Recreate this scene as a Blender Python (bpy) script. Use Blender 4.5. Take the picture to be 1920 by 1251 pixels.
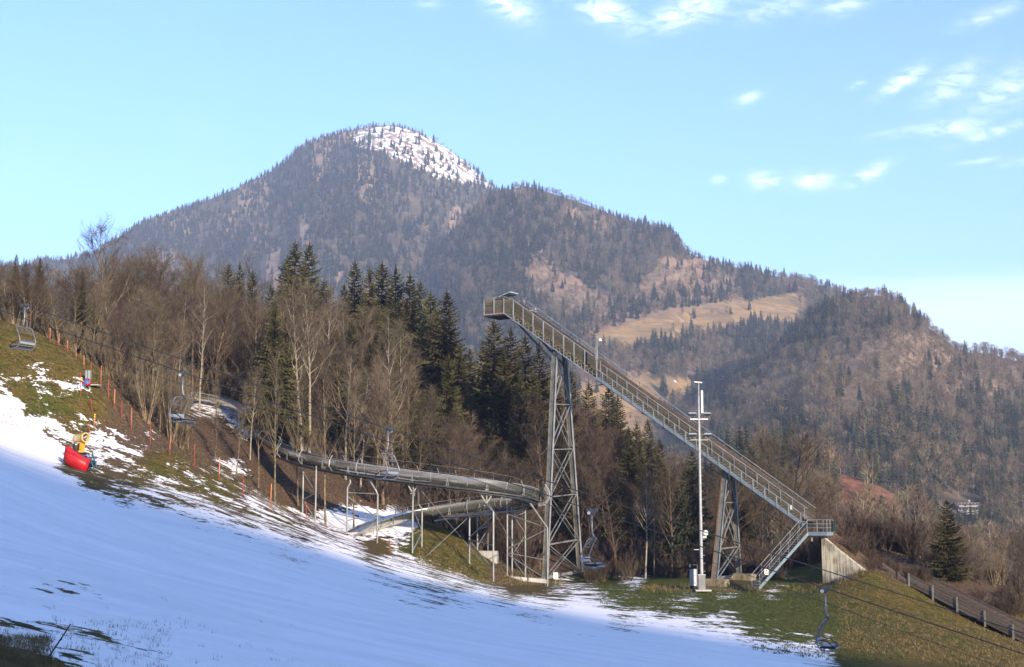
import bpy, math, random
import numpy as np
from mathutils import Vector, Matrix
R = math.radians
scene = bpy.context.scene
for o in list(bpy.data.objects):
    bpy.data.objects.remove(o)

# ------------------------------------------------------------------ camera
F = 2600.0
TH = R(7.2)
CT, ST = math.cos(TH), math.sin(TH)
cd = bpy.data.cameras.new('camera')
cam = bpy.data.objects.new('camera', cd)
scene.collection.objects.link(cam)
cam.location = (0, 0, 0)
cam.rotation_euler = (R(90) + TH, 0, 0)
cd.sensor_width = 36.0
cd.lens = 36.0 * F / 1920.0
cd.clip_start = 0.5
cd.clip_end = 20000
scene.camera = cam

# ------------------------------------------------------------------ light
SUN_EL, SUN_AZ = 15.0, 28.0          # azimuth measured from straight behind the camera, towards the right
S = Vector((math.sin(R(SUN_AZ)) * math.cos(R(SUN_EL)), -math.cos(R(SUN_AZ)) * math.cos(R(SUN_EL)), math.sin(R(SUN_EL))))
sl = bpy.data.lights.new('sun', 'SUN')
sl.energy = 3.0
sl.angle = R(0.53)
sl.color = (1.0, 0.84, 0.64)
so = bpy.data.objects.new('sun', sl)
scene.collection.objects.link(so)
so.rotation_euler = S.to_track_quat('Z', 'Y').to_euler()
so.location = (60, -60, 60)

world = bpy.data.worlds.new('World')
scene.world = world
world.use_nodes = True
wn = world.node_tree
wn.nodes.clear()
def N(tree, typ, **kw):
    n = tree.nodes.new(typ)
    for k, v in kw.items():
        if k == 'inp':
            for i, val in v.items():
                n.inputs[i].default_value = val
        else:
            setattr(n, k, v)
    return n
def L(tree, a, b):
    tree.links.new(a, b)
def M(tree, op, a, b=None, c=None, clamp=False):
    n = tree.nodes.new('ShaderNodeMath')
    n.operation = op
    n.use_clamp = clamp
    for i, v in enumerate((a, b, c)):
        if v is None:
            continue
        if isinstance(v, (int, float)):
            n.inputs[i].default_value = v
        else:
            tree.links.new(v, n.inputs[i])
    return n.outputs[0]
def MIX(tree, fac, a, b, blend='MIX'):
    n = tree.nodes.new('ShaderNodeMix')
    n.data_type = 'RGBA'
    n.blend_type = blend
    for sock, v in ((n.inputs[0], fac), (n.inputs[6], a), (n.inputs[7], b)):
        if isinstance(v, (int, float)):
            sock.default_value = v
        elif isinstance(v, (tuple, list)):
            sock.default_value = tuple(v) + ((1.0,) if len(v) == 3 else ())
        else:
            tree.links.new(v, sock)
    return n.outputs[2]
def MAPR(tree, v, a, b, c=0.0, d=1.0, smooth=True):
    n = tree.nodes.new('ShaderNodeMapRange')
    n.interpolation_type = 'SMOOTHSTEP' if smooth else 'LINEAR'
    tree.links.new(v, n.inputs[0])
    for i, x in enumerate((a, b, c, d)):
        n.inputs[i + 1].default_value = x
    return n.outputs[0]

sky = N(wn, 'ShaderNodeTexSky', sky_type='NISHITA', sun_disc=False, sun_elevation=R(SUN_EL),
        sun_rotation=R(180 - SUN_AZ), altitude=1500, air_density=1.0, dust_density=0.4, ozone_density=1.0)
tc = N(wn, 'ShaderNodeTexCoord')
sep = N(wn, 'ShaderNodeSeparateXYZ')
L(wn, tc.outputs['Generated'], sep.inputs[0])
dx, dy, dz = sep.outputs
yy = M(wn, 'MAXIMUM', dy, 0.05)
tu, tv = M(wn, 'DIVIDE', dx, yy), M(wn, 'DIVIDE', dz, yy)
# cirrus on a plane overhead, mostly out of view, strengthened to whiten the ambient light
zz = M(wn, 'MAXIMUM', M(wn, 'ADD', dz, 0.03), 0.03)
pl = N(wn, 'ShaderNodeCombineXYZ')
L(wn, M(wn, 'DIVIDE', dx, zz), pl.inputs[0])
L(wn, M(wn, 'DIVIDE', dy, zz), pl.inputs[1])
mp = N(wn, 'ShaderNodeMapping')
mp.inputs['Rotation'].default_value = (0, 0, R(28))
mp.inputs['Scale'].default_value = (1.1, 0.5, 1)
L(wn, pl.outputs[0], mp.inputs[0])
nz = N(wn, 'ShaderNodeTexNoise', inp={'Scale': 1.6, 'Detail': 8.0, 'Roughness': 0.62, 'Distortion': 0.7})
L(wn, mp.outputs[0], nz.inputs['Vector'])
cirrus = M(wn, 'MULTIPLY', MAPR(wn, nz.outputs['Fac'], 0.50, 0.78), 0.46)
# wisps seen in this part of the sky (tangent coordinates of the direction)
uv = N(wn, 'ShaderNodeCombineXYZ')
L(wn, tu, uv.inputs[0]); L(wn, tv, uv.inputs[1])
mpw = N(wn, 'ShaderNodeMapping')
mpw.inputs['Rotation'].default_value = (0, 0, R(-26))
mpw.inputs['Scale'].default_value = (60, 150, 1)
L(wn, uv.outputs[0], mpw.inputs[0])
nw = N(wn, 'ShaderNodeTexNoise', inp={'Scale': 1.0, 'Detail': 7.0, 'Roughness': 0.6, 'Distortion': 0.5})
L(wn, mpw.outputs[0], nw.inputs['Vector'])
def tang(px, py):
    cx, cy = (px - 960) / F, (625.5 - py) / F
    d = CT - cy * ST
    return cx / d, (ST + cy * CT) / d
WISPS = [  # px, py, half length, half width, tilt, strength
    (955, 12, 48, 26, -30, .85), (1130, 18, 62, 26, -25, 1.0), (1300, 18, 80, 26, 20, 1.0), (1450, 18, 60, 18, 15, .55),
    (1585, 8, 50, 18, 20, .6), (1850, 30, 60, 14, 22, .45), (1403, 184, 26, 11, 22, .6), (1608, 160, 16, 7, 15, .5), (1693, 151, 48, 13, 33, 1.0),
    (1785, 155, 62, 22, 34, .7), (1890, 165, 80, 30, 30, .6), (1700, 246, 60, 8, 10, .5), (1790, 241, 46, 13, 6, 1.0), (1860, 250, 70, 9, 18, .6),
    (1346, 336, 16, 8, 10, .6), (1433, 338, 30, 14, 4, 1.0), (1523, 338, 34, 16, 8, 1.1), (1630, 326, 44, 12, 26, .85),
    (1830, 303, 40, 5, 8, .5), (1910, 305, 30, 6, 8, .6), (805, 8, 20, 8, 0, .4)]
tot = None
for (px, py, a, b, ang, st) in WISPS:
    u0, v0 = tang(px, py)
    su = M(wn, 'SUBTRACT', tu, u0); sv = M(wn, 'SUBTRACT', tv, v0)
    ca, sa = math.cos(R(ang)), math.sin(R(ang))
    ra = M(wn, 'ADD', M(wn, 'MULTIPLY', su, ca * F / a), M(wn, 'MULTIPLY', sv, sa * F / a))
    rb = M(wn, 'SUBTRACT', M(wn, 'MULTIPLY', sv, ca * F / b), M(wn, 'MULTIPLY', su, sa * F / b))
    d2 = M(wn, 'ADD', M(wn, 'MULTIPLY', ra, ra), M(wn, 'MULTIPLY', rb, rb))
    g = M(wn, 'MULTIPLY', M(wn, 'POWER', 2.718, M(wn, 'MULTIPLY', d2, -1.0)), st)
    tot = g if tot is None else M(wn, 'ADD', tot, g)
wisp = M(wn, 'MINIMUM', M(wn, 'MULTIPLY', M(wn, 'MULTIPLY', tot, MAPR(wn, nw.outputs['Fac'], .28, .72, .0, 1.0)), .78), 0.60)
# low haze bank painted into the sky colour over the right-hand horizon
mpb = N(wn, 'ShaderNodeMapping')
mpb.inputs['Scale'].default_value = (5, 60, 1)
L(wn, uv.outputs[0], mpb.inputs[0])
nb = N(wn, 'ShaderNodeTexNoise', inp={'Scale': 1.0, 'Detail': 4.0, 'Roughness': 0.55})
L(wn, mpb.outputs[0], nb.inputs['Vector'])
vb = tang(960, 520)[1]
edge = M(wn, 'ADD', tv, M(wn, 'ADD', M(wn, 'MULTIPLY', M(wn, 'SUBTRACT', nb.outputs['Fac'], 0.5), 0.035), M(wn, 'MULTIPLY', M(wn, 'SUBTRACT', 0.33, tu), 0.03)))
bank = M(wn, 'MULTIPLY', MAPR(wn, edge, vb + .012, vb - .026), 0.50)
fwd = MAPR(wn, dy, 0.1, 0.3)
cl = M(wn, 'MAXIMUM', M(wn, 'MULTIPLY', M(wn, 'MAXIMUM', wisp, bank), fwd), M(wn, 'MULTIPLY', cirrus, M(wn, 'SUBTRACT', 1.0, M(wn, 'MULTIPLY', fwd, 0.97))))
SKY_TINT = (0.45, 0.60, 0.89)
skyc = MIX(wn, 1.0, sky.outputs[0], SKY_TINT, 'MULTIPLY')
CLOUD_COL = (4.9, 5.2, 5.7)
colr = MIX(wn, cl, skyc, CLOUD_COL)
bg = N(wn, 'ShaderNodeBackground', inp={'Strength': 0.15})
L(wn, colr, bg.inputs[0])
wo = N(wn, 'ShaderNodeOutputWorld')
L(wn, bg.outputs[0], wo.inputs[0])
vs = scene.view_settings
vs.view_transform = 'Standard'
vs.look = 'None'
vs.gamma = 1.0
vs.use_curve_mapping = False
vs.exposure = 1.62
HAZE_DENSITY = 1.6e-4
cy_ = scene.cycles
cy_.max_bounces = 6
cy_.diffuse_bounces = 3
cy_.volume_bounces = 1
cy_.transparent_max_bounces = 8

# ------------------------------------------------------------------ helpers
def W(px, py, Y):
    cx, cy = (px - 960) / F, (625.5 - py) / F
    t = Y / (CT - cy * ST)
    return Vector((cx * t, Y, (ST + cy * CT) * t))
def PXA(x, y, z):
    d = y * CT + z * ST
    d = np.where(np.abs(d) < .1, .1, d)
    return 960 + F * x / d, 625.5 - F * (-y * ST + z * CT) / d
def PX(p):
    a, b = PXA(np.float64(p[0]), np.float64(p[1]), np.float64(p[2]))
    return float(a), float(b)
_tab = {}
def vnoise(x, y, seed=0):
    if seed not in _tab:
        _tab[seed] = np.random.RandomState(seed + 7).rand(256, 256)
    T = _tab[seed]
    x = np.asarray(x, float); y = np.asarray(y, float)
    xi, yi = np.floor(x).astype(int), np.floor(y).astype(int)
    fx, fy = x - xi, y - yi
    fx = fx * fx * (3 - 2 * fx); fy = fy * fy * (3 - 2 * fy)
    a = T[xi % 256, yi % 256]; b = T[(xi + 1) % 256, yi % 256]
    c = T[xi % 256, (yi + 1) % 256]; d = T[(xi + 1) % 256, (yi + 1) % 256]
    return (a * (1 - fx) + b * fx) * (1 - fy) + (c * (1 - fx) + d * fx) * fy
def fbm(x, y, seed=0, oct=4):
    r, a, t = 0, 1.0, 0
    for k in range(oct):
        r = r + a * vnoise(x * 2 ** k + 13.7 * k, y * 2 ** k + 5.1 * k, seed + k)
        t += a
        a *= .5
    return r / t
def interp(x, pts):
    return np.interp(x, [p[0] for p in pts], [p[1] for p in pts])
def in_poly(px, py, poly):
    px = np.asarray(px, float); py = np.asarray(py, float)
    ins = np.zeros(px.shape, bool)
    n = len(poly)
    for i in range(n):
        x0, y0 = poly[i]; x1, y1 = poly[(i + 1) % n]
        if y0 == y1:
            continue
        c = ((y0 > py) != (y1 > py)) & (px < (x1 - x0) * (py - y0) / (y1 - y0) + x0)
        ins ^= c
    return ins

col = scene.collection
ORG = {}
def tag(o, label=None, cat=None, group=None, kind=None):
    if label: o['label'] = label
    if cat: o['category'] = cat
    if group: o['group'] = group
    if kind: o['kind'] = kind
    return o
def thing(name, label, cat, loc=(0, 0, 0), rotz=0.0, group=None, local=False):
    o = bpy.data.objects.new(name, None)
    col.objects.link(o)
    o.location = loc
    o.rotation_euler = (0, 0, rotz)
    o.empty_display_size = .3
    ORG[o] = Vector((0, 0, 0)) if local else Vector(loc)
    return tag(o, label, cat, group)
def meshobj(name, me, parent=None, loc=(0, 0, 0), rot=None):
    o = bpy.data.objects.new(name, me)
    col.objects.link(o)
    o.location = loc
    if rot is not None:
        o.rotation_euler = rot
    if parent is not None:
        o.parent = parent
        ORG[o] = ORG[parent]
    return o
class MB:
    def __init__(s):
        s.v = []; s.f = []
    def add(s, vs, fs):
        b = len(s.v)
        s.v += [tuple(x) for x in vs]
        s.f += [tuple(i + b for i in f) for f in fs]
        return s
    def box(s, c, d, ax=None):
        c = Vector(c)
        X, Y, Z = ax if ax else (Vector((1, 0, 0)), Vector((0, 1, 0)), Vector((0, 0, 1)))
        vs = []
        for k in (-.5, .5):
            for (i, j) in ((-.5, -.5), (.5, -.5), (.5, .5), (-.5, .5)):
                vs.append(c + X * (d[0] * i) + Y * (d[1] * j) + Z * (d[2] * k))
        return s.add(vs, [(3, 2, 1, 0), (4, 5, 6, 7), (0, 1, 5, 4), (1, 2, 6, 5), (2, 3, 7, 6), (3, 0, 4, 7)])
    def beam(s, p, q, w, h, up=(0, 0, 1)):
        p = Vector(p); q = Vector(q)
        X = (q - p)
        ln = X.length
        if ln < 1e-6: return s
        X.normalize()
        Y = Vector(up).cross(X)
        if Y.length < 1e-4: Y = Vector((0, 1, 0)).cross(X)
        Y.normalize()
        Z = X.cross(Y)
        return s.box((p + q) / 2, (ln, w, h), (X, Y, Z))
    def hbeam(s, p, q, w, h, t, up=(0, 0, 1)):
        """an I section: web plus two flanges"""
        p = Vector(p); q = Vector(q)
        X = (q - p).normalized()
        Y = Vector(up).cross(X).normalized()
        Z = X.cross(Y)
        s.box((p + q) / 2, ((q - p).length, t, h - 2 * t - .004), (X, Y, Z))
        for k in (-1, 1):
            s.box((p + q) / 2 + Z * (k * (h - t) / 2), ((q - p).length, w, t), (X, Y, Z))
        return s
    def tube(s, pts, r, n=8, cap=True):
        pts = [Vector(p) for p in pts]
        rs = r if isinstance(r, (list, tuple)) else [r] * len(pts)
        prev = None
        b = len(s.v)
        for i, p in enumerate(pts):
            if i == 0: d = pts[1] - pts[0]
            elif i == len(pts) - 1: d = pts[-1] - pts[-2]
            else: d = (pts[i + 1] - pts[i]).normalized() + (pts[i] - pts[i - 1]).normalized()
            d.normalize()
            if prev is None:
                a = Vector((0, 0, 1)) if abs(d.z) < .9 else Vector((1, 0, 0))
                e = a.cross(d).normalized()
            else:
                e = (prev - d * prev.dot(d)).normalized()
            prev = e
            g = d.cross(e)
            for k in range(n):
                an = 2 * math.pi * k / n
                s.v.append(tuple(p + (e * math.cos(an) + g * math.sin(an)) * rs[i]))
        for i in range(len(pts) - 1):
            for k in range(n):
                k2 = (k + 1) % n
                s.f.append((b + i * n + k, b + i * n + k2, b + (i + 1) * n + k2, b + (i + 1) * n + k))
        if cap:
            s.f.append(tuple(b + k for k in reversed(range(n))))
            e0 = b + (len(pts) - 1) * n
            s.f.append(tuple(e0 + k for k in range(n)))
        return s
    def lathe(s, prof, o, ax, n=20):
        """prof: (radius, distance along axis)"""
        o = Vector(o); ax = Vector(ax).normalized()
        e = (Vector((0, 0, 1)) if abs(ax.z) < .9 else Vector((1, 0, 0))).cross(ax).normalized()
        g = ax.cross(e)
        b = len(s.v)
        for (r, h) in prof:
            for k in range(n):
                an = 2 * math.pi * k / n
                s.v.append(tuple(o + ax * h + (e * math.cos(an) + g * math.sin(an)) * r))
        for i in range(len(prof) - 1):
            for k in range(n):
                k2 = (k + 1) % n
                s.f.append((b + i * n + k, b + i * n + k2, b + (i + 1) * n + k2, b + (i + 1) * n + k))
        return s
    def mesh(s, name, mat, org=(0, 0, 0), smooth=False):
        me = bpy.data.meshes.new(name)
        o = Vector(org)
        me.from_pydata([(a - o.x, b - o.y, c - o.z) for (a, b, c) in s.v], [], s.f)
        if mat: me.materials.append(mat)
        if smooth:
            me.polygons.foreach_set('use_smooth', [True] * len(me.polygons))
        me.update()
        return me
    def build(s, name, mat, parent=None, smooth=False, label=None):
        if parent is None:
            a = np.array(s.v)
            org = Vector((a[:, 0].mean(), a[:, 1].mean(), a[:, 2].min()))
            o = meshobj(name, s.mesh(name, mat, org, smooth), None, org)
            ORG[o] = org
        else:
            o = meshobj(name, s.mesh(name, mat, ORG[parent], smooth), parent)
        if label: o['label'] = label
        return o
def copy_tree(o, parent=None, label=None, group=None):
    c = o.copy()
    col.objects.link(c)
    if parent is not None: c.parent = parent
    if label: c['label'] = label
    if group: c['group'] = group
    for ch in list(o.children):
        copy_tree(ch, c)
    return c

# ------------------------------------------------------------------ materials
def mat(name, c, rough=.7, metal=0.0, var=.15, scale=3.0, c2=None, bump=0.0, stretch=None, objvar=0.0, spec=.3):
    m = bpy.data.materials.new(name)
    m.use_nodes = True
    t = m.node_tree
    b = t.nodes['Principled BSDF']
    b.inputs['Roughness'].default_value = rough
    b.inputs['Metallic'].default_value = metal
    b.inputs['Specular IOR Level'].default_value = spec
    tcn = N(t, 'ShaderNodeTexCoord')
    mpn = N(t, 'ShaderNodeMapping')
    if stretch: mpn.inputs['Scale'].default_value = stretch
    L(t, tcn.outputs['Object'], mpn.inputs[0])
    nn = N(t, 'ShaderNodeTexNoise', inp={'Scale': scale, 'Detail': 5.0, 'Roughness': .6})
    L(t, mpn.outputs[0], nn.inputs['Vector'])
    hi = c2 if c2 else tuple(min(1, x * (1 + var)) for x in c)
    lo = c if c2 else tuple(x * (1 - var) for x in c)
    cc = MIX(t, MAPR(t, nn.outputs['Fac'], .33, .67), lo, hi)
    if objvar:
        oi = N(t, 'ShaderNodeObjectInfo')
        hs = N(t, 'ShaderNodeHueSaturation')
        L(t, cc, hs.inputs['Color'])
        L(t, MAPR(t, oi.outputs['Random'], 0, 1, 1 - objvar, 1 + objvar, False), hs.inputs['Value'])
        L(t, MAPR(t, M(t, 'FRACT', M(t, 'MULTIPLY', oi.outputs['Random'], 7.31)), 0, 1, .5 - objvar * .06, .5 + objvar * .06, False), hs.inputs['Hue'])
        cc = hs.outputs[0]
    L(t, cc, b.inputs['Base Color'])
    if bump:
        bn = N(t, 'ShaderNodeBump', inp={'Strength': bump, 'Distance': .02})
        L(t, nn.outputs['Fac'], bn.inputs['Height'])
        L(t, bn.outputs[0], b.inputs['Normal'])
    return m
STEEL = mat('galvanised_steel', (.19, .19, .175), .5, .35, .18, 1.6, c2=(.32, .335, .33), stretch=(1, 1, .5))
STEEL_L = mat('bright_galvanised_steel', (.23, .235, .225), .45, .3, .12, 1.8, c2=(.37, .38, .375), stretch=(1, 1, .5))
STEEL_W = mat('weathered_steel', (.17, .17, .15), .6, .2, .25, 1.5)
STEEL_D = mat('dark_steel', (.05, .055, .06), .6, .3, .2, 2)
BLUEST = mat('blue_grey_steel', (.23, .29, .33), .5, .3, .12, 2)
WOOD = mat('weathered_timber', (.060, .055, .040), .85, 0, .3, 3, c2=(.135, .122, .088), stretch=(1, 1, 8), objvar=.25, bump=.3)
WOODB = mat('brown_timber', (.080, .062, .048), .85, 0, .3, 3, c2=(.165, .130, .102), stretch=(1, 1, 8), objvar=.25, bump=.3)
WOODY = mat('ochre_timber', (.10, .086, .058), .85, 0, .3, 3, c2=(.17, .148, .10), stretch=(1, 1, 6), objvar=.2)
TREADM = mat('log_tread', (.105, .088, .045), .9, 0, .3, 4, objvar=.25)
REDW = mat('red_board', (.30, .06, .045), .7, 0, .2, 3)
SHEET = mat('corrugated_sheet', (.36, .45, .45), .4, .1, .12, 2)
GREENM = mat('green_mat', (.010, .028, .020), .8, 0, .3, 4)
CHUTE = mat('chute_steel', (.50, .49, .45), .24, .92, .05, 1.0)
CHUTED = mat('chute_underside', (.07, .075, .07), .6, .3, .3, 2)
CHUTEI = mat('chute_dark_inner', (.06, .08, .12), .35, .4, .3, 2)
BLACK = mat('black_rubber', (.012, .013, .016), .6, 0, .2, 4)
CABLE = mat('lift_rope', (.035, .036, .038), .55, .3, .2, 4)
CHAIRM = mat('chair_steel', (.19, .195, .20), .4, .5, .1, 3)
CHAIRT = mat('teal_grip', (.075, .08, .08), .5, .3, .2, 4)
SEATU = mat('blue_grey_seat', (.30, .32, .35), .5, .1, .08, 3)
WHITE = mat('white_paint', (.75, .75, .73), .5, 0, .06, 3)
GREYP = mat('grey_cabinet', (.42, .44, .46), .55, .1, .08, 2)
GREYD = mat('dark_cabinet', (.20, .20, .20), .6, .1, .12, 2)
GLASS = mat('lamp_glass', (.10, .12, .13), .12, 0, .1, 2, spec=.6)
REDMAT = mat('red_vinyl', (.42, .015, .022), .42, 0, .12, 2)
YELL = mat('yellow_paint', (.62, .34, .03), .42, 0, .12, 2)
YELLP = mat('pale_yellow_paint', (.66, .50, .22), .42, 0, .12, 2)
NAVY = mat('navy_blue_paint', (.02, .03, .12), .5, 0, .15, 2)
TEAL = mat('teal_paint', (.02, .10, .15), .5, 0, .15, 2)
BLUEM = mat('blue_vinyl', (.03, .16, .42), .5, 0, .2, 6)
ORANGE = mat('orange_pole', (.50, .14, .05), .6, 0, .2, 2, c2=(.62, .26, .13), objvar=.2)
REDP = mat('red_pole', (.36, .045, .02), .6, 0, .2, 2, objvar=.15)
AMBER = mat('amber_reflector', (.80, .42, .04), .4, 0, .1, 2)
SIGNR = mat('red_print', (.50, .03, .03), .6, 0, .05, 2)
INK = mat('black_print', (.03, .03, .03), .6, 0, .05, 2)
def concrete(name, a, b_):
    m = bpy.data.materials.new(name)
    m.use_nodes = True
    t = m.node_tree
    b = t.nodes['Principled BSDF']
    b.inputs['Roughness'].default_value = .9
    tcn = N(t, 'ShaderNodeTexCoord')
    m1 = N(t, 'ShaderNodeMapping'); m1.inputs['Scale'].default_value = (2.6, 2.6, .22)
    L(t, tcn.outputs['Object'], m1.inputs[0])
    n1 = N(t, 'ShaderNodeTexNoise', inp={'Scale': 1.6, 'Detail': 6.0, 'Roughness': .7})
    L(t, m1.outputs[0], n1.inputs['Vector'])
    n2 = N(t, 'ShaderNodeTexNoise', inp={'Scale': .55, 'Detail': 4.0, 'Roughness': .6})
    L(t, tcn.outputs['Object'], n2.inputs['Vector'])
    v = M(t, 'ADD', M(t, 'MULTIPLY', n1.outputs['Fac'], .65), M(t, 'MULTIPLY', n2.outputs['Fac'], .5))
    L(t, MIX(t, MAPR(t, v, .42, .70), a, b_), b.inputs['Base Color'])
    return m
CONC = concrete('streaked_concrete', (.12, .108, .08), (.60, .55, .43))
CONCB = concrete('mossy_concrete', (.11, .09, .05), (.30, .25, .15))
CONCL = concrete('pale_concrete', (.28, .27, .24), (.46, .44, .40))

# ------------------------------------------------------------------ terrain
CTRL = [  # px, py, distance
    (93, 640, 124), (143, 678, 121), (190, 724, 118), (246, 808, 114), (318, 852, 113), (411, 902, 112), (508, 952, 111), (620, 1002, 110),
    (740, 1045, 110), (850, 1078, 110), (930, 1097, 112), (1100, 1103, 116), (0, 600, 128), (30, 690, 116), (100, 770, 111),
    (165, 885, 99), (0, 780, 106), (0, 900, 75), (0, 1000, 42), (0, 1100, 25), (0, 1251, 14), (300, 1000, 60), (300, 1100, 31), (300, 920, 92),
    (450, 1000, 80), (640, 1251, 23), (640, 1180, 34), (640, 1100, 60), (640, 1040, 90), (1000, 1251, 34), (1000, 1180, 60), (1000, 1130, 92),
    (1300, 1251, 47), (1580, 1251, 66), (1300, 1170, 86), (1300, 1115, 113), (1500, 1180, 88), (1500, 1110, 117), (1800, 1251, 80), (1900, 1235, 92),
    (1900, 1197, 112), (1800, 1150, 115.5), (1720, 1105, 117.5), (1640, 1070, 119), (1580, 1090, 119.5), (1700, 1180, 98),
    (1022, 1086, 136.2), (1088, 1072, 141.7), (1340, 1090, 126), (1386, 1083, 131), (1200, 1090, 128), (1450, 1092, 124),
    (345, 756, 150), (400, 764, 150), (450, 788, 147), (480, 815, 142), (500, 850, 136), (545, 905, 130), (575, 972, 122), (620, 968, 126),
    (650, 925, 133), (690, 990, 124), (745, 985, 126), (700, 1022, 117), (810, 985, 128), (850, 1030, 121), (915, 1045, 128), (960, 1082, 124),
    (900, 1072, 118), (420, 888, 122), (350, 850, 124), (560, 760, 165), (1620, 1030, 134), (1600, 1080, 119.0), (1622, 1068, 118.6), (1546, 1096, 120.6), (1562, 1093, 120.2), (1500, 1092, 126), (1540, 1082, 129), (1480, 1086, 133), (1700, 1060, 138), (1900, 1120, 136)]
pts = [W(*c) for c in CTRL] + [Vector(p) for p in [
    (0, 0, -2.0), (-8, 0, .6), (10, 5, -4.6), (0, -20, .5), (-20, -10, 5), (-25, 20, 5), (-40, 60, 11), (30, 30, -9), (40, 60, -10), (30, -20, -5),
    (-60, 100, 20), (-60, 140, 19), (-50, 170, 14), (-30, 175, 9), (-14, 165, 5), (-4, 160, 0), (6, 155, -5), (16, 155, -7), (28, 155, -8),
    (36, 160, -10), (50, 150, -13), (60, 120, -14), (70, 180, -24), (20, 200, -16), (-10, 205, -6), (-45, 210, 4), (80, 80, -17), (60, 40, -14),
    (120, 120, -30), (110, 200, -36), (-100, 120, 34), (-100, 200, 18), (0, 260, -34), (-80, 260, -20), (90, 270, -42), (-80, 40, 26), (-80, -40, 22),
    (80, -40, -12), (-140, 60, 46), (-140, 260, 0), (140, 0, -28), (150, 260, -45)]]
PA = np.array([tuple(p) for p in pts])
def _U(r2):
    return np.where(r2 > 1e-12, r2 * np.log(np.maximum(r2, 1e-12)), 0)
_sc = 60.0
_X = PA[:, :2] / _sc
_n = len(_X)
_A = np.zeros((_n + 3, _n + 3))
_d2 = ((_X[:, None, :] - _X[None, :, :]) ** 2).sum(-1)
_A[:_n, :_n] = _U(_d2) + np.eye(_n) * 2e-4
_A[:_n, _n] = 1; _A[:_n, _n + 1:] = _X
_A[_n, :_n] = 1; _A[_n + 1:, :_n] = _X.T
_sol = np.linalg.solve(_A, np.concatenate([PA[:, 2], [0, 0, 0]]))
def HA(x, y):
    x = np.asarray(x, float).ravel(); y = np.asarray(y, float).ravel()
    q = np.stack([x, y], 1) / _sc
    out = np.empty(len(q))
    for i in range(0, len(q), 20000):
        qq = q[i:i + 20000]
        d2 = ((qq[:, None, :] - _X[None]) ** 2).sum(-1)
        out[i:i + 20000] = _U(d2) @ _sol[:_n] + _sol[_n] + qq @ _sol[_n + 1:]
    z = out
    z = z + .22 * (fbm(x * .12, y * .12, 3, 4) - .5) * np.clip((y - 10) / 30, .15, 1)
    # far outside the worked ground everything settles to the valley level
    far = np.clip((np.hypot(np.maximum(np.abs(x) - 120, 0), np.maximum(np.abs(y - 90) - 160, 0))) / 90, 0, 1)
    far = far * far * (3 - 2 * far)
    return z * (1 - far) + (-46) * far
def H(x, y):
    return float(HA([x], [y])[0])
_marchY = np.concatenate([np.arange(6, 60, .4), np.arange(60, 260, .25)])
def ground_hit(px, py, y0=6):
    cx, cy = (px - 960) / F, (625.5 - py) / F
    t = _marchY / (CT - cy * ST)
    x = cx * t; z = (ST + cy * CT) * t
    h = HA(x, _marchY)
    k = np.where((z <= h) & (_marchY >= y0))[0]
    if len(k) == 0:
        return W(px, py, 118)
    i = k[0]
    return Vector((x[i], _marchY[i], h[i]))

gx = np.concatenate([np.linspace(-330, -75, 40)[:-1], np.arange(-75, 75, .6), np.linspace(75, 330, 40)])
gy = np.concatenate([np.linspace(-60, 4, 24)[:-1], np.arange(4, 60, .45), np.arange(60, 150, .6), np.arange(150, 200, 1.2), np.linspace(200, 460, 40)])
GX, GY = np.meshgrid(gx, gy)
GZ = HA(GX, GY).reshape(GX.shape)
nx, ny = len(gx), len(gy)
gpx, gpy = PXA(GX, GY, GZ)
def grid_mesh(name, X, Y, Z, mats, attrs=None):
    n0, n1 = X.shape
    me = bpy.data.meshes.new(name)
    v = np.stack([X.ravel(), Y.ravel(), Z.ravel()], 1).astype(np.float32)
    idx = np.arange(n0 * n1).reshape(n0, n1)
    f = np.stack([idx[:-1, :-1], idx[:-1, 1:], idx[1:, 1:], idx[1:, :-1]], -1).reshape(-1, 4).astype(np.int32)
    me.vertices.add(len(v)); me.vertices.foreach_set('co', v.ravel())
    me.loops.add(f.size); me.loops.foreach_set('vertex_index', f.ravel())
    me.polygons.add(len(f))
    me.polygons.foreach_set('loop_start', np.arange(0, f.size, 4, dtype=np.int32))
    me.update(calc_edges=True)
    me.polygons.foreach_set('use_smooth', np.ones(len(f), bool))
    for m in mats: me.materials.append(m)
    for k, a in (attrs or {}).items():
        at = me.attributes.new(k, 'FLOAT', 'POINT')
        at.data.foreach_set('value', np.asarray(a, np.float32).ravel())
    me.update()
    return me
def idw(px, py, ctr, p=1.8):
    num = np.zeros(px.shape); den = np.zeros(px.shape)
    for c in ctr:
        w = 1.0 / (((px - c[0]) ** 2 + (1.6 * (py - c[1])) ** 2) + 150) ** p
        num += w * c[2]; den += w
    return num / den
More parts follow.
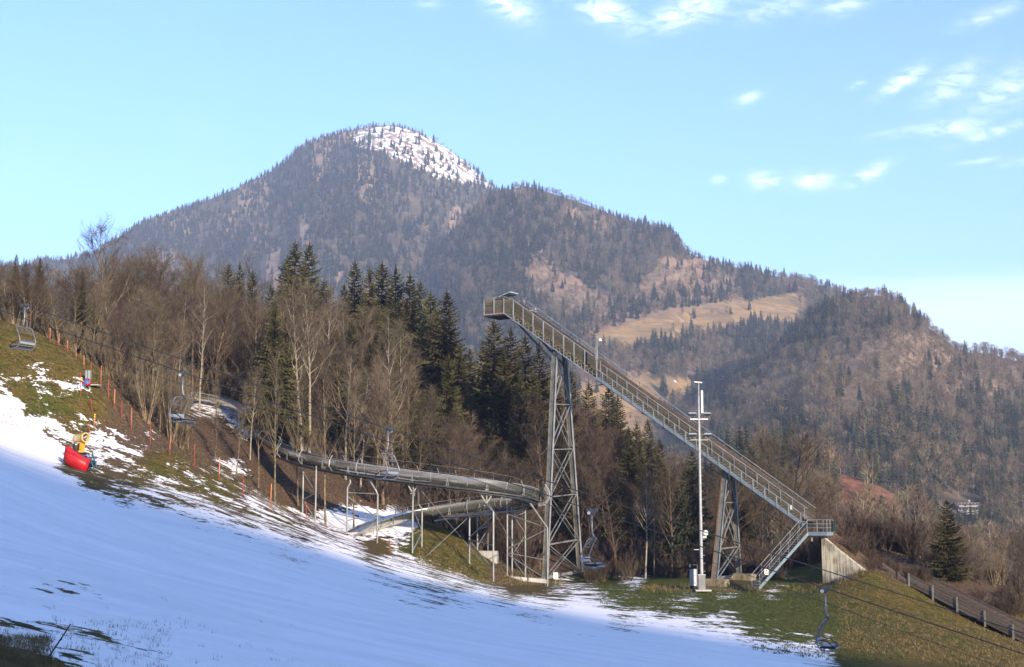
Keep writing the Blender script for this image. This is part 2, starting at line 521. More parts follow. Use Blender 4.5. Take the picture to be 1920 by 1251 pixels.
SNOW = [(0, 1000, 1.3), (300, 1100, 1.3), (640, 1150, 1.3), (0, 900, 1.2), (150, 950, 1.2), (900, 1180, 1.25), (1200, 1235, 1.2), (640, 1060, 1.0), (300, 985, 1.1),
        (450, 1050, 1.2), (200, 1020, 1.3), (1000, 1240, 1.3), (640, 1240, 1.25), (450, 1180, 1.3),
        (60, 850, 1.0), (0, 800, .85), (100, 900, .95), (0, 840, 1.0), (60, 800, .72), (20, 765, .7), (100, 850, .8),
        (400, 978, .66), (500, 1012, .63), (600, 1030, .62), (760, 1077, .62), (900, 1118, .62), (1000, 1133, .62), (1100, 1150, .8), (1250, 1195, .8), (1400, 1230, .78),
        (420, 945, .45), (520, 978, .47), (620, 1006, .50), (740, 1050, .52), (850, 1084, .53), (930, 1105, .49), (460, 962, .46), (570, 995, .48), (680, 1030, .52),
        (250, 850, .46), (320, 880, .46), (370, 905, .46), (470, 945, .5), (230, 912, .42), (290, 935, .50), (180, 897, .30), (130, 878, .38), (350, 945, .52), (190, 870, .45),
        (160, 790, .47), (200, 815, .58), (120, 770, .42), (60, 735, .40), (30, 715, .44), (130, 718, .55), (90, 705, .48), (0, 740, .45), (70, 765, .42), (110, 810, .46), (150, 830, .48),
        (60, 650, .12), (120, 690, .25), (220, 790, .2), (180, 760, .25), (300, 855, .3), (0, 640, .08), (180, 690, .05), (230, 740, 0), (0, 690, .3), (380, 895, .35),
        (0, 1140, .75), (60, 1172, .50), (0, 1185, .46), (60, 1200, .50), (100, 1215, .50), (0, 1240, .1), (40, 1249, .2), (200, 1232, .56), (300, 1240, .64), (430, 1247, .72), (150, 1160, .72), (60, 1145, .62),
        (80, 1240, .42), (130, 1240, .49), (150, 1195, .52), (220, 1195, .62), (0, 1215, .35), (40, 1222, .42), (220, 1249, .50), (260, 1170, .85), (350, 1215, .8), (520, 1230, .9), (400, 1225, .68),
        (1060, 1100, .5), (1000, 1098, .25), (1190, 1092, .56), (1150, 1108, .30), (1290, 1116, .50), (1370, 1112, .42), (1450, 1116, .47), (1250, 1140, .44), (1350, 1168, .55), (1430, 1180, .25), (1200, 1125, .33), (1420, 1140, .15), (1290, 1098, .15), (1400, 1095, .15),
        (1320, 1140, .30), (1500, 1150, .08), (1700, 1180, 0.02), (1600, 1230, .22), (1500, 1225, .5), (1540, 1240, .62), (1480, 1245, .8), (1650, 1249, .2), (1800, 1200, .05), (1900, 1240, .0), (1200, 1155, .58), (1340, 1202, .70), (1130, 1125, .55), (1270, 1175, .6),
        (1220, 1108, .2), (1260, 1095, .05), (1600, 1130, .02), (1550, 1100, .05), (1440, 1190, .5), (1430, 1215, .66),
        (640, 975, .72), (700, 990, .85), (755, 985, .74), (745, 1000, .6), (615, 962, .55), (820, 980, .12), (690, 1008, .6), (850, 1030, .0), (900, 1060, .0), (700, 1025, .15), (800, 1012, .1), (950, 1085, .0),
        (600, 940, .05), (430, 872, .5), (440, 775, .62), (475, 798, .66), (400, 758, .5), (400, 810, .05), (540, 900, .05), (350, 850, .1), (490, 850, .1), (1690, 1060, .3), (330, 700, 0), (560, 700, 0), (560, 860, 0), (700, 920, 0), (1100, 1060, 0), (1300, 1070, .0), (1440, 1085, .3), (1800, 1080, 0)]
GREEN = [(0, 640, .35), (120, 690, .25), (200, 860, .4), (400, 930, .4), (60, 740, .5), (230, 760, .0), (1200, 1105, .9), (1300, 1105, .85), (1450, 1120, .9), (1500, 1150, .65), (1600, 1110, .35), (1700, 1150, .3),
         (1800, 1200, .35), (1600, 1220, .4), (1750, 1230, .15), (1900, 1240, .15), (850, 1030, .5), (900, 1065, .6), (1000, 1092, .5), (800, 1010, .5), (620, 1000, .3), (0, 1245, .1), (640, 1040, .35), (1300, 1150, .8), (650, 930, 0), (1550, 1180, .75), (1660, 1130, .2)]
LITTER = [(0, 600, .25), (120, 660, .2), (230, 745, .65), (60, 700, .05), (260, 790, .8), (300, 800, 1), (380, 850, 1), (480, 920, 1), (560, 960, .8), (330, 870, .25), (420, 915, .2), (520, 965, .15),
          (600, 920, 1), (700, 930, 1), (850, 1010, .35), (850, 1050, .1), (960, 1060, .6), (1080, 1060, .8), (1100, 1090, .2), (1250, 1085, .4), (1200, 1100, .1), (1400, 1070, .7), (1500, 1090, .4), (1450, 1110, .1), (1600, 1030, 1), (1620, 1080, .25),
          (1700, 1060, 1), (1700, 1130, .1), (1850, 1100, 1), (1800, 1200, 0), (1850, 1185, .1), (0, 900, 0), (640, 1150, 0), (1300, 1200, 0), (300, 700, 1), (600, 700, 1), (900, 900, 1), (1100, 900, 1), (100, 560, .8), (0, 1245, .2), (160, 760, .1)]
sn_a, gr_a, li_a = idw(gpx, gpy, SNOW), idw(gpx, gpy, GREEN), idw(gpx, gpy, LITTER, 1.5)
beh = GY > 165
li_a[beh] = 1; sn_a[beh] = 0
back = (GY < 9)
sn_a[back] = .9; gr_a[back] = .3; li_a[back] = 0
def ground_mat():
    m = bpy.data.materials.new('ground_snow_and_grass')
    m.use_nodes = True
    t = m.node_tree
    b = t.nodes['Principled BSDF']
    g = N(t, 'ShaderNodeNewGeometry')
    def attr(n): return N(t, 'ShaderNodeAttribute', attribute_name=n).outputs['Fac']
    def noise(scale, sc=(1, 1, 1), rot=0, det=5.0, rough=.6, dist=0.0):
        mpn = N(t, 'ShaderNodeMapping')
        mpn.inputs['Scale'].default_value = sc
        mpn.inputs['Rotation'].default_value = (0, 0, rot)
        L(t, g.outputs['Position'], mpn.inputs[0])
        n = N(t, 'ShaderNodeTexNoise', inp={'Scale': scale, 'Detail': det, 'Roughness': rough, 'Distortion': dist})
        L(t, mpn.outputs[0], n.inputs['Vector'])
        return n.outputs['Fac']
    streak = noise(.85, (.50, .62, .25), R(12), 6, .64, .3)
    fine = noise(3.0, (.75, .8, .6), R(12), 6, .68)
    v = M(t, 'ADD', attr('snow'), M(t, 'ADD', M(t, 'MULTIPLY', M(t, 'SUBTRACT', streak, .5), 1.05), M(t, 'MULTIPLY', M(t, 'SUBTRACT', fine, .5), .80)))
    sm = MAPR(t, v, .488, .525)
    # turf
    n1 = noise(.9, (1, 1, 1), 0, 6, .65); n2 = noise(7.0, (1, 1, 1), 0, 5, .7); n3 = noise(.16, (1, 1, 1), 0, 4)
    dry = MIX(t, MAPR(t, n2, .3, .7), (.060, .042, .010), (.20, .138, .034))
    dry = MIX(t, M(t, 'MULTIPLY', MAPR(t, noise(2.4, (1, 1, 1), 0, 4, .7), .56, .70), .55), dry, (.17, .095, .042))
    grn = MIX(t, MAPR(t, n2, .3, .7), (.036, .046, .006), (.105, .122, .016))
    gf = M(t, 'ADD', attr('green'), M(t, 'MULTIPLY', M(t, 'SUBTRACT', M(t, 'ADD', n1, n3), 1.0), 1.5))
    turf = MIX(t, MAPR(t, gf, .15, .75), dry, grn)
    turf = MIX(t, M(t, 'MULTIPLY', MAPR(t, noise(.7, (1, 1.6, 1), R(12), 6, .7), .50, .62), .7), turf, MIX(t, n2, (.10, .062, .016), (.24, .155, .045)))
    turf = MIX(t, M(t, 'MULTIPLY', MAPR(t, noise(1.1, (1, 1.8, 1), R(30), 6, .75), .52, .60), .75), turf, (.028, .030, .010))
    turf = MIX(t, M(t, 'MULTIPLY', MAPR(t, noise(1.5, (1, 1, 1), 0, 5, .7), .50, .68), .55), turf, (.026, .020, .011))
    lit = MIX(t, MAPR(t, noise(6.0, (1, 1, 1), 0, 4, .75), .35, .65), (.048, .033, .020), (.165, .105, .062))
    lf = M(t, 'ADD', attr('litter'), M(t, 'MULTIPLY', M(t, 'SUBTRACT', n1, .5), 1.0))
    soil = MIX(t, MAPR(t, lf, .35, .7), turf, lit)
    # pale stones and bits of litter in the turf
    vor = N(t, 'ShaderNodeTexVoronoi', inp={'Scale': 1.5})
    L(t, g.outputs['Position'], vor.inputs['Vector'])
    soil = MIX(t, M(t, 'MULTIPLY', MAPR(t, vor.outputs['Distance'], .13, .10), .6), soil, (.34, .27, .20))
    dirt = M(t, 'MULTIPLY', MAPR(t, noise(5.0, (.6, 1.4, 1), R(12), 6, .75), .66, .78), MAPR(t, attr('snow'), 1.25, .7))
    snow = MIX(t, MAPR(t, M(t, 'ADD', M(t, 'MULTIPLY', noise(.4, (.4, 1.4, 1), R(12), 6, .65), .6), M(t, 'MULTIPLY', noise(4.5, (.5, 1.2, 1), R(20), 6, .7), .4)), .36, .62), (.85, .81, .77), (.98, .93, .88))
    snow = MIX(t, M(t, 'MULTIPLY', dirt, .4), snow, (.35, .31, .26))
    L(t, MIX(t, sm, soil, snow), b.inputs['Base Color'])
    L(t, MAPR(t, sm, 0, 1, .95, .55, False), b.inputs['Roughness'])
    b.inputs['Specular IOR Level'].default_value = .06
    hb = M(t, 'ADD', M(t, 'MULTIPLY', M(t, 'MULTIPLY', n2, M(t, 'SUBTRACT', 1.0, sm)), .12), M(t, 'ADD', M(t, 'MULTIPLY', sm, .07), M(t, 'ADD', M(t, 'MULTIPLY', noise(2.6, (.4, 1.3, 1), R(12), 6, .68), .09), M(t, 'MULTIPLY', noise(.35, (.5, 1.2, 1), R(12), 3), .40))))
    bn = N(t, 'ShaderNodeBump', inp={'Strength': .8, 'Distance': 1.0})
    L(t, hb, bn.inputs['Height'])
    L(t, bn.outputs[0], b.inputs['Normal'])
    return m
GROUND = ground_mat()
ground = meshobj('ground', grid_mesh('ground', GX, GY, GZ, [GROUND], {'snow': sn_a, 'green': gr_a, 'litter': li_a}))
tag(ground, 'snowy piste and brown grass hillside', kind='structure')

# valley floor out to the horizon
vx = np.linspace(-6900, 6900, 61); vy = np.linspace(-985, 9000, 51)
VX, VY = np.meshgrid(vx, vy)
VALLEY = mat('valley_meadow', (.075, .065, .03), .95, 0, .3, .004)
vf = meshobj('valley_floor', grid_mesh('valley_floor', VX, VY, np.full(VX.shape, -47.0), [VALLEY]))
tag(vf, 'valley floor under the hills', kind='structure')

# unseen ridge behind the viewer, its crest shaped to lay shade over the piste
B1, B2 = Vector((-29, 75, 1.7)), Vector((14, 50, -6.2))
nS = (B2 - B1).cross(S)
def shade_z(x, y):
    return B2.z - (nS.x * (x - B2.x) + nS.y * (y - B2.y)) / nS.z
rx = np.linspace(-900, 2600, 900)
rv = np.array([-1.0, -.75, -.5, -.25, 0, .2, .4, .6, .8, 1.0])
RX, RV = np.meshgrid(rx, rv)
RY = np.where(RV < 0, -800 + RV * 180, -800 + RV * 730)
CR = np.clip(shade_z(RX, -800.0), -40, 430) + 10 * (fbm(RX * .01, RX * 0, 21, 3) - .5) + 14 * (vnoise(RX * .11, RX * 0, 23) - .5) - 9
sideh = np.clip((RX + 900) / 500, 0, 1) * np.clip((2600 - RX) / 500, 0, 1)
RZ = -47 + (CR * sideh + 47) * (1 - np.abs(RV)) ** 1.05
SHADE_RIDGE = mat('wooded_hill', (.035, .035, .022), .95, 0, .4, .08)  # plain dark surface for the unseen shading ridge
hb_ = meshobj('hill', grid_mesh('hill', RX, RY, RZ, [SHADE_RIDGE]))
tag(hb_, 'wooded ridge behind the viewer', kind='structure')

exec_after = []
# ------------------------------------------------------------------ tree prototypes (meshes)
def twig_mesh_data():
    return {'v': [], 'f': []}
def frame(d):
    a = Vector((0, 0, 1)) if abs(d.z) < .9 else Vector((1, 0, 0))
    e = a.cross(d).normalized()
    return e, d.cross(e)
def bare_tree(seed, h, kind):
    """returns trunk MB (stem and limbs) and crown MB (branchlets and twigs)"""
    rg = random.Random(seed)
    tr, cr = MB(), MB()
    K = dict(
        tall=dict(r=.012, first=.38, limbs=22, ll=.30, up=(.9, 1.5), sub=6, tw=9, wob=.035, twl=.075),
        broad=dict(r=.014, first=.22, limbs=24, ll=.42, up=(.5, 1.2), sub=7, tw=10, wob=.05, twl=.075),
        birch=dict(r=.0085, first=.42, limbs=24, ll=.20, up=(.9, 1.6), sub=5, tw=8, wob=.03, twl=.07),
        slim=dict(r=.0075, first=.30, limbs=20, ll=.20, up=(1.3, 2.2), sub=4, tw=7, wob=.03, twl=.085))[kind]
    def twig(p, d, ln, w):
        e, g = frame(d)
        an = rg.uniform(0, 6.28)
        s = (e * math.cos(an) + g * math.sin(an)) * w
        q = p + d * ln + Vector((rg.uniform(-.1, .1), rg.uniform(-.1, .1), rg.uniform(-.02, .14))) * ln
        cr.add([p - s, p + s, q], [(0, 1, 2)])
    def rnd():
        return Vector((rg.gauss(0, 1), rg.gauss(0, 1), rg.gauss(0, 1)))
    # stem
    n = 9
    ps, rs = [Vector((0, 0, -.3))], [h * K['r'] * 1.25]
    p = Vector((0, 0, 0)); d = Vector((rg.uniform(-.05, .05), rg.uniform(-.05, .05), 1)).normalized()
    for i in range(1, n + 1):
        d = (d + rnd() * K['wob'] + Vector((0, 0, .05))).normalized()
        p = p + d * (h * .93 / n)
        ps.append(p.copy()); rs.append(h * K['r'] * (1 - .86 * i / n))
    tr.tube(ps, rs, 6, False)
    def at(f):
        x = f * n
        i = min(int(x), n - 1)
        return ps[i].lerp(ps[i + 1], x - i), rs[i] + (rs[i + 1] - rs[i]) * (x - i)
    for k in range(K['limbs']):
        f = K['first'] + (1 - K['first']) * ((k + rg.random()) / K['limbs'])
        b, br = at(f)
        an = k * 2.4 + rg.uniform(-.5, .5)
        d = Vector((math.cos(an), math.sin(an), rg.uniform(*K['up']))).normalized()
        ln = h * K['ll'] * (1.12 - .75 * (f - K['first']) / (1 - K['first'])) * rg.uniform(.7, 1.15)
        lr = min(br * .62, .022 * ln + .01)
        m = 4
        lp, lrs = [b], [lr]
        q = b.copy()
        for i in range(1, m + 1):
            d = (d + rnd() * .13 + Vector((0, 0, .12))).normalized()
            q = q + d * (ln / m)
            lp.append(q.copy()); lrs.append(lr * (1 - .8 * i / m))
        tr.tube(lp, lrs, 4, False)
        for j in range(K['sub']):
            x = rg.uniform(.25, 1.0) * m
            i = min(int(x), m - 1)
            sp = lp[i].lerp(lp[i + 1], x - i)
            sd = ((lp[i + 1] - lp[i]).normalized() + rnd() * .55 + Vector((0, 0, .2))).normalized()
            sl_ = ln * rg.uniform(.28, .55)
            sq = sp + sd * sl_ * .55
            sd2 = (sd + rnd() * .2 + Vector((0, 0, .15))).normalized()
            se = sq + sd2 * sl_ * .5
            cr.tube([sp, sq, se], [.014 * h / 15 + .004, .009 * h / 15 + .003, .004], 3, False)
            for w in range(K['tw']):
                u = rg.random()
                tp = sp.lerp(sq, u * 2) if u < .5 else sq.lerp(se, u * 2 - 1)
                td = (sd + rnd() * .6 + Vector((0, 0, .12))).normalized()
                tl = h * K['twl'] * rg.uniform(.5, 1.2)
                twig(tp, td, tl, rg.uniform(.009, .016))
                twig(tp + td * tl * .4, (td + rnd() * .55).normalized(), tl * .6, .009)
    return tr, cr
def multi_stem(seed, h, stems=9, spread=.35):
    rg = random.Random(seed)
    tr, cr = MB(), MB()
    for s in range(stems):
        an = s * 2.4 + rg.uniform(-.3, .3)
        hh = h * rg.uniform(.6, 1.0)
        d = Vector((math.cos(an) * spread * rg.uniform(.2, 1), math.sin(an) * spread * rg.uniform(.2, 1), 1)).normalized()
        p = Vector((math.cos(an) * .18, math.sin(an) * .18, -.2))
        ps, rs = [p.copy()], [.0075 * hh + .02]
        m = 6
        for i in range(1, m + 1):
            d = (d + Vector((rg.gauss(0, .06), rg.gauss(0, .06), .05))).normalized()
            p = p + d * hh / m
            ps.append(p.copy()); rs.append((.0075 * hh + .02) * (1 - .85 * i / m))
        tr.tube(ps, rs, 5, False)
        for j in range(20):
            x = rg.uniform(1.6, m)
            i = min(int(x), m - 1)
            b = ps[i].lerp(ps[i + 1], x - i)
            bd = ((ps[i + 1] - ps[i]).normalized() + Vector((rg.gauss(0, .5), rg.gauss(0, .5), .25))).normalized()
            bl = hh * rg.uniform(.10, .26) * (1.2 - .7 * x / m)
            e = b + bd * bl + Vector((0, 0, bl * .15))
            cr.tube([b, b.lerp(e, .5) + Vector((0, 0, -.03)), e], [.014, .010, .004], 3, False)
            for w in range(9):
                tp = b.lerp(e, rg.uniform(.2, 1))
                td = (bd + Vector((rg.gauss(0, .6), rg.gauss(0, .6), rg.gauss(.15, .5)))).normalized()
                ee, gg = frame(td)
                a2 = rg.uniform(0, 6.28)
                sv = (ee * math.cos(a2) + gg * math.sin(a2)) * rg.uniform(.007, .013)
                cr.add([tp - sv, tp + sv, tp + td * bl * rg.uniform(.35, .8)], [(0, 1, 2)])
    return tr, cr
def spruce(seed, h, wid=.19, dens=1.0, bare=.06, droop=.35):
    rg = random.Random(seed)
    tr, cr = MB(), MB()
    tr.tube([(0, 0, -.3), (0, 0, h * .5), (0, 0, h * .99)], [h * .0125, h * .008, .012], 6, False)
    z = h * bare
    step = .43 / dens
    while z < h * .985:
        f = 1 - (z - h * bare) / (h * (1 - bare))
        Rr = h * wid * (f ** .78) * rg.uniform(.78, 1.12) + .12
        nb = max(4, int(7 * min(1, .5 + f)))
        a0 = rg.uniform(0, 6.28)
        for k in range(nb):
            if rg.random() < .06: continue
            an = a0 + 6.283 * k / nb + rg.uniform(-.25, .25)
            r = Rr * rg.uniform(.72, 1.12)
            o = Vector((math.cos(an), math.sin(an), 0)); sd = Vector((-o.y, o.x, 0))
            up0 = .35 * (1 - f) + .04
            def bp(t):
                return Vector((0, 0, z + rg.uniform(-.04, .04))) + o * (r * t) + Vector((0, 0, r * (up0 * t - droop * (.35 + f) * t * t + .16 * t ** 4)))
            m = 3 if r < .9 else 5
            q = [bp(i / m) for i in range(m + 1)]
            for i in range(m):
                w0 = r * .30 * (1 - (i / m) ** 1.6) + .07
                w1 = r * .30 * (1 - ((i + 1) / m) ** 1.6) + .04
                a, b = q[i], q[i + 1]
                for sg in (-1, 1):
                    dr = Vector((0, 0, -w0 * rg.uniform(.35, .95)))
                    t1 = b + o * (w1 * .7) + sd * (sg * w1 * rg.uniform(.7, 1.15)) + dr
                    t0 = a + o * (w0 * .55) + sd * (sg * w0 * rg.uniform(.65, 1.1)) + dr * rg.uniform(.5, 1)
                    cr.add([a, b, t1], [(0, 1, 2)])
                    if rg.random() < .85:
                        cr.add([a, b.lerp(a, .5), t0], [(0, 1, 2)])
            tip = q[-1] + o * .12 + Vector((0, 0, -.02))
            cr.add([q[-1] + sd * .06, q[-1] - sd * .06, tip], [(0, 1, 2)])
        z += step * rg.uniform(.75, 1.2) * (.65 + .5 * f)
    for k in range(5):
        an = k * 1.257
        cr.add([(0, 0, h * 1.01), (math.cos(an) * .16, math.sin(an) * .16, h * .955), (math.cos(an + .9) * .16, math.sin(an + .9) * .16, h * .955)], [(0, 1, 2)])
    return tr, cr
def far_conifer(seed, h=1.0):
    rg = random.Random(seed)
    m = MB()
    tiers = 9
    m.tube([(0, 0, -.05), (0, 0, .5), (0, 0, .98)], [.014, .010, .003], 3, False)
    for k in range(tiers):
        z = .10 + .86 * k / tiers
        f = 1 - (z - .08) / .92
        r = .165 * f ** .8 + .012
        n = 7
        a0 = rg.uniform(0, 6.28)
        for j in range(n):
            an = a0 + 6.283 * j / n + rg.uniform(-.2, .2)
            rr = r * rg.uniform(.6, 1.25)
            o = Vector((math.cos(an), math.sin(an), 0)); s = Vector((-o.y, o.x, 0)) * rr * .55
            top = Vector((0, 0, z + .12 * (f + .3)))
            tip = Vector((0, 0, z)) + o * rr + Vector((0, 0, -.03 * rg.random()))
            mid = top.lerp(tip, .62)
            m.add([top, mid + s - Vector((0, 0, .012)), tip, mid - s - Vector((0, 0, .012))], [(0, 1, 2), (0, 2, 3)])
    return m
def far_bare(seed):
    rg = random.Random(seed)
    tr, cr = MB(), MB()
    tr.tube([(0, 0, -.05), (rg.uniform(-.02, .02), 0, .45), (rg.uniform(-.04, .04), 0, .9)], [.013, .009, .003], 4, False)
    for k in range(150):
        z = rg.uniform(.32, .92)
        an = rg.uniform(0, 6.28)
        prof = math.sin(min(1, (z - .25) / .72) * 2.75) * .24 + .03
        r0 = rg.uniform(.0, .75) * prof
        o = Vector((math.cos(an), math.sin(an), 0))
        p = o * r0 + Vector((0, 0, z - .05))
        q = o * min(prof * 1.05, r0 + rg.uniform(.04, .13)) + Vector((0, 0, z + rg.uniform(.02, .12)))
        d = (q - p).normalized()
        e, g = frame(d)
        a2 = rg.uniform(0, 6.28)
        s = (e * math.cos(a2) + g * math.sin(a2)) * rg.uniform(.005, .012)
        cr.add([p - s, p + s, q], [(0, 1, 2)])
    return tr, cr

BARK = mat('grey_tan_bark', (.10, .075, .048), .9, 0, .3, 3, c2=(.24, .185, .115), objvar=.25, spec=.04)
BARKD = mat('dark_brown_bark', (.06, .043, .030), .9, 0, .3, 3, c2=(.13, .095, .065), objvar=.25, spec=.04)
BIRCHB = mat('white_birch_bark', (.22, .19, .14), .8, 0, .3, 2.2, c2=(.36, .32, .25), stretch=(1, 1, 2), objvar=.12, spec=.04)
TWIGT = mat('tan_twigs', (.096, .074, .048), .95, 0, .3, .8, c2=(.175, .140, .094), objvar=.3, spec=.04)
TWIGR = mat('red_brown_twigs', (.060, .044, .033), .95, 0, .3, .8, c2=(.122, .088, .063), objvar=.35, spec=.04)
TWIGD = mat('grey_brown_twigs', (.048, .038, .028), .95, 0, .3, .8, c2=(.10, .076, .054), objvar=.3, spec=.04)
NEED = mat('spruce_needles', (.030, .032, .011), .85, 0, .3, .9, c2=(.100, .086, .032), objvar=.35, spec=.04)
NEEDD = mat('dark_fir_needles', (.012, .020, .010), .85, 0, .3, .9, c2=(.036, .044, .020), objvar=.2, spec=.04)
SBARK = mat('spruce_bark', (.06, .045, .032), .9, 0, .3, 3, spec=.04)
FARC = mat('far_needles', (.026, .030, .014), .9, 0, .3, 3, c2=(.072, .070, .034), objvar=.5, spec=.04)
FARB = mat('far_twigs', (.112, .080, .047), .95, 0, .3, 3, c2=(.22, .160, .092), objvar=.4, spec=.04)
FART = mat('far_pale_bark', (.22, .19, .15), .9, 0, .2, 3, objvar=.4, spec=.04)

def protoset(fn, n, tm, cm):
    out = []
    for k in range(n):
        t, c = fn(k)
        out.append((t.mesh('trunk', tm), c.mesh('crown', cm)))
    return out
HREF = 15.0
P_TALL_T = protoset(lambda k: bare_tree(100 + k, HREF, 'tall'), 4, BARK, TWIGT)
P_TALL_R = protoset(lambda k: bare_tree(200 + k, HREF, 'tall'), 4, BARKD, TWIGR)
P_BROAD = protoset(lambda k: bare_tree(300 + k, HREF, 'broad'), 4, BARKD, TWIGR)
P_BROADD = protoset(lambda k: bare_tree(350 + k, HREF, 'broad'), 3, BARK, TWIGD)
P_BIRCH = protoset(lambda k: bare_tree(400 + k, HREF, 'birch'), 3, BIRCHB, TWIGT)
P_SLIM = protoset(lambda k: bare_tree(500 + k, HREF, 'slim'), 4, BARK, TWIGT)
P_MULTI = protoset(lambda k: multi_stem(600 + k, 9.0, 10, .38), 4, BARK, TWIGT)
P_BUSH = protoset(lambda k: multi_stem(650 + k, 3.2, 16, .75), 3, BARKD, TWIGR)
P_BUSHT = protoset(lambda k: multi_stem(680 + k, 3.2, 16, .75), 2, BARK, TWIGT)
P_SPR = protoset(lambda k: spruce(700 + k, 20.0, .185 + .022 * (k % 3), 1.15, [.05, .12, .2, .08][k % 4], .32), 5, SBARK, NEED)
P_FIR = protoset(lambda k: spruce(800 + k, 14.0, .27, 1.0, .16, .22), 1, SBARK, NEEDD)
P_YSPR = protoset(lambda k: spruce(820 + k, 7.0, .24, 1.5, .06, .12), 1, SBARK, NEED)
FC_ME = [far_conifer(900 + k).mesh('conifer_tree', FARC) for k in range(4)]
FB_ME = []
for k in range(4):
    t_, c_ = far_bare(950 + k)
    mm = MB(); mm.add(t_.v, t_.f); nt = len(t_.f); mm.add(c_.v, c_.f)
    me_ = mm.mesh('bare_tree', FART)
    me_.materials.append(FARB)
    mi = np.zeros(len(me_.polygons), np.int32); mi[nt:] = 1
    me_.polygons.foreach_set('material_index', mi)
    FB_ME.append(me_)

# ------------------------------------------------------------------ mountains
def mountain_mat(name):
    m = bpy.data.materials.new(name)
    m.use_nodes = True
    t = m.node_tree
    b = t.nodes['Principled BSDF']
    b.inputs['Roughness'].default_value = .95
    b.inputs['Specular IOR Level'].default_value = .1
    g = N(t, 'ShaderNodeNewGeometry')
    def attr(n): return N(t, 'ShaderNodeAttribute', attribute_name=n).outputs['Fac']
    def noise(scale, det=6.0, sc=(1, 1, 1)):
        mpn = N(t, 'ShaderNodeMapping')
        mpn.inputs['Scale'].default_value = sc
        L(t, g.outputs['Position'], mpn.inputs[0])
        n = N(t, 'ShaderNodeTexNoise', inp={'Scale': scale, 'Detail': det, 'Roughness': .65})
        L(t, mpn.outputs[0], n.inputs['Vector'])
        return n.outputs['Fac']
    n1, n2 = noise(.012), noise(.06)
    base = MIX(t, MAPR(t, n2, .3, .7), (.055, .045, .028), (.135, .102, .060))
    tan = MIX(t, MAPR(t, n2, .3, .7), (.24, .145, .08), (.40, .26, .15))
    c = MIX(t, MAPR(t, M(t, 'ADD', attr('tan'), M(t, 'MULTIPLY', M(t, 'SUBTRACT', n1, .5), .9)), .4, .7), base, tan)
    mead = MIX(t, MAPR(t, n2, .35, .7), (.34, .20, .075), (.46, .29, .12))
    mead = MIX(t, M(t, 'MULTIPLY', MAPR(t, noise(.05, 5, (.4, 1, 3)), .48, .60), .7), mead, (.19, .135, .07))
    mead = MIX(t, MAPR(t, noise(.02, 3), .5, .62), mead, (.27, .185, .082))
    c = MIX(t, attr('meadow'), c, mead)
    c = MIX(t, attr('green'), c, (.10, .105, .035))
    c = MIX(t, attr('red'), c, MIX(t, MAPR(t, noise(.35), .35, .65), (.11, .045, .026), (.26, .115, .068)))
    sv = M(t, 'ADD', attr('snow'), M(t, 'ADD', M(t, 'MULTIPLY', M(t, 'SUBTRACT', noise(.06, 7, (1, 1, .45)), .5), 1.8), M(t, 'MULTIPLY', M(t, 'SUBTRACT', n2, .5), .6)))
    c = MIX(t, MAPR(t, sv, .5, .6), c, (.86, .87, .88))
    L(t, c, b.inputs['Base Color'])
    return m
MTN = mountain_mat('mountain_ground')
def layer(name, label, sil, Yr, Yf, zf, u0, u1, nu, nv, amp, seed, pw=1.0, regions=None, drop=8):
    us = np.linspace(u0, u1, nu)
    vsn = np.concatenate([[-.5, -.25, -.08], np.linspace(0, 1, nv)])
    U, V = np.meshgrid(us, vsn)
    sy = interp(us, sil) + drop
    yr = Yr(us) if callable(Yr) else np.full(nu, float(Yr))
    yf = Yf(us) if callable(Yf) else np.full(nu, float(Yf))
    cy = (625.5 - sy) / F
    t = yr / (CT - cy * ST)
    zr = (ST + cy * CT) * t
    Y = np.where(V < 0, yr - V * (yr - yf), yr + (yf - yr) * V)
    X = (U - 960) / F * Y * 1.0
    sh = np.where(V < 0, 1 + V * 1.2, (1 - V) ** pw)
    Z = zf + (zr[None, :] - zf) * sh
    w = np.clip(V * 6, 0, 1) * np.clip((1 - V) * 4, 0, 1)
    rid = 1 - np.abs(2 * fbm(X / amp * .12 + 3, Y / amp * .05, seed, 4) - 1)
    Z = Z + amp * w * (rid - .75) + amp * .25 * w * (fbm(X / amp * .6, Y / amp * .4, seed + 9, 3) - .5)
    px, py = PXA(X, Y, Z)
    at = {k: np.zeros(X.shape) for k in ('tan', 'meadow', 'green', 'red', 'snow')}
    if regions: regions(px, py, V, at)
    o = meshobj(name, grid_mesh(name, X, Y, Z, [MTN], at))
    tag(o, label, kind='structure')
    def lookup(u, v):
        fu = (u - u0) / (u1 - u0) * (nu - 1); fv = 3 + v * (nv - 1)
        i = np.clip(fu.astype(int), 0, nu - 2); j = np.clip(fv.astype(int), 0, len(vsn) - 2)
        a, c = fu - i, fv - j
        def bl(A): return (A[j, i] * (1 - a) + A[j, i + 1] * a) * (1 - c) + (A[j + 1, i] * (1 - a) + A[j + 1, i + 1] * a) * c
        return np.stack([bl(X), bl(Y), bl(Z)], -1)
    return lookup
SNOWP = [(672, 232), (705, 226), (790, 238), (850, 272), (930, 340), (938, 352), (900, 352), (840, 338), (770, 312), (720, 290), (668, 272), (662, 252)]
MEAD1 = [(1105, 632), (1200, 598), (1290, 580), (1400, 566), (1500, 548), (1520, 562), (1498, 610), (1440, 604), (1385, 616), (1310, 632), (1240, 640), (1180, 656), (1130, 668)]
MEAD2 = [(1085, 735), (1150, 718), (1240, 708), (1300, 708), (1318, 738), (1250, 760), (1215, 790), (1300, 858), (1180, 850), (1100, 790)]
CLEAR = [(955, 505), (1050, 503), (1110, 545), (1160, 560), (1200, 520), (1250, 482), (1330, 495), (1385, 530), (1400, 575), (1290, 592), (1120, 640), (1085, 610), (1010, 545)]
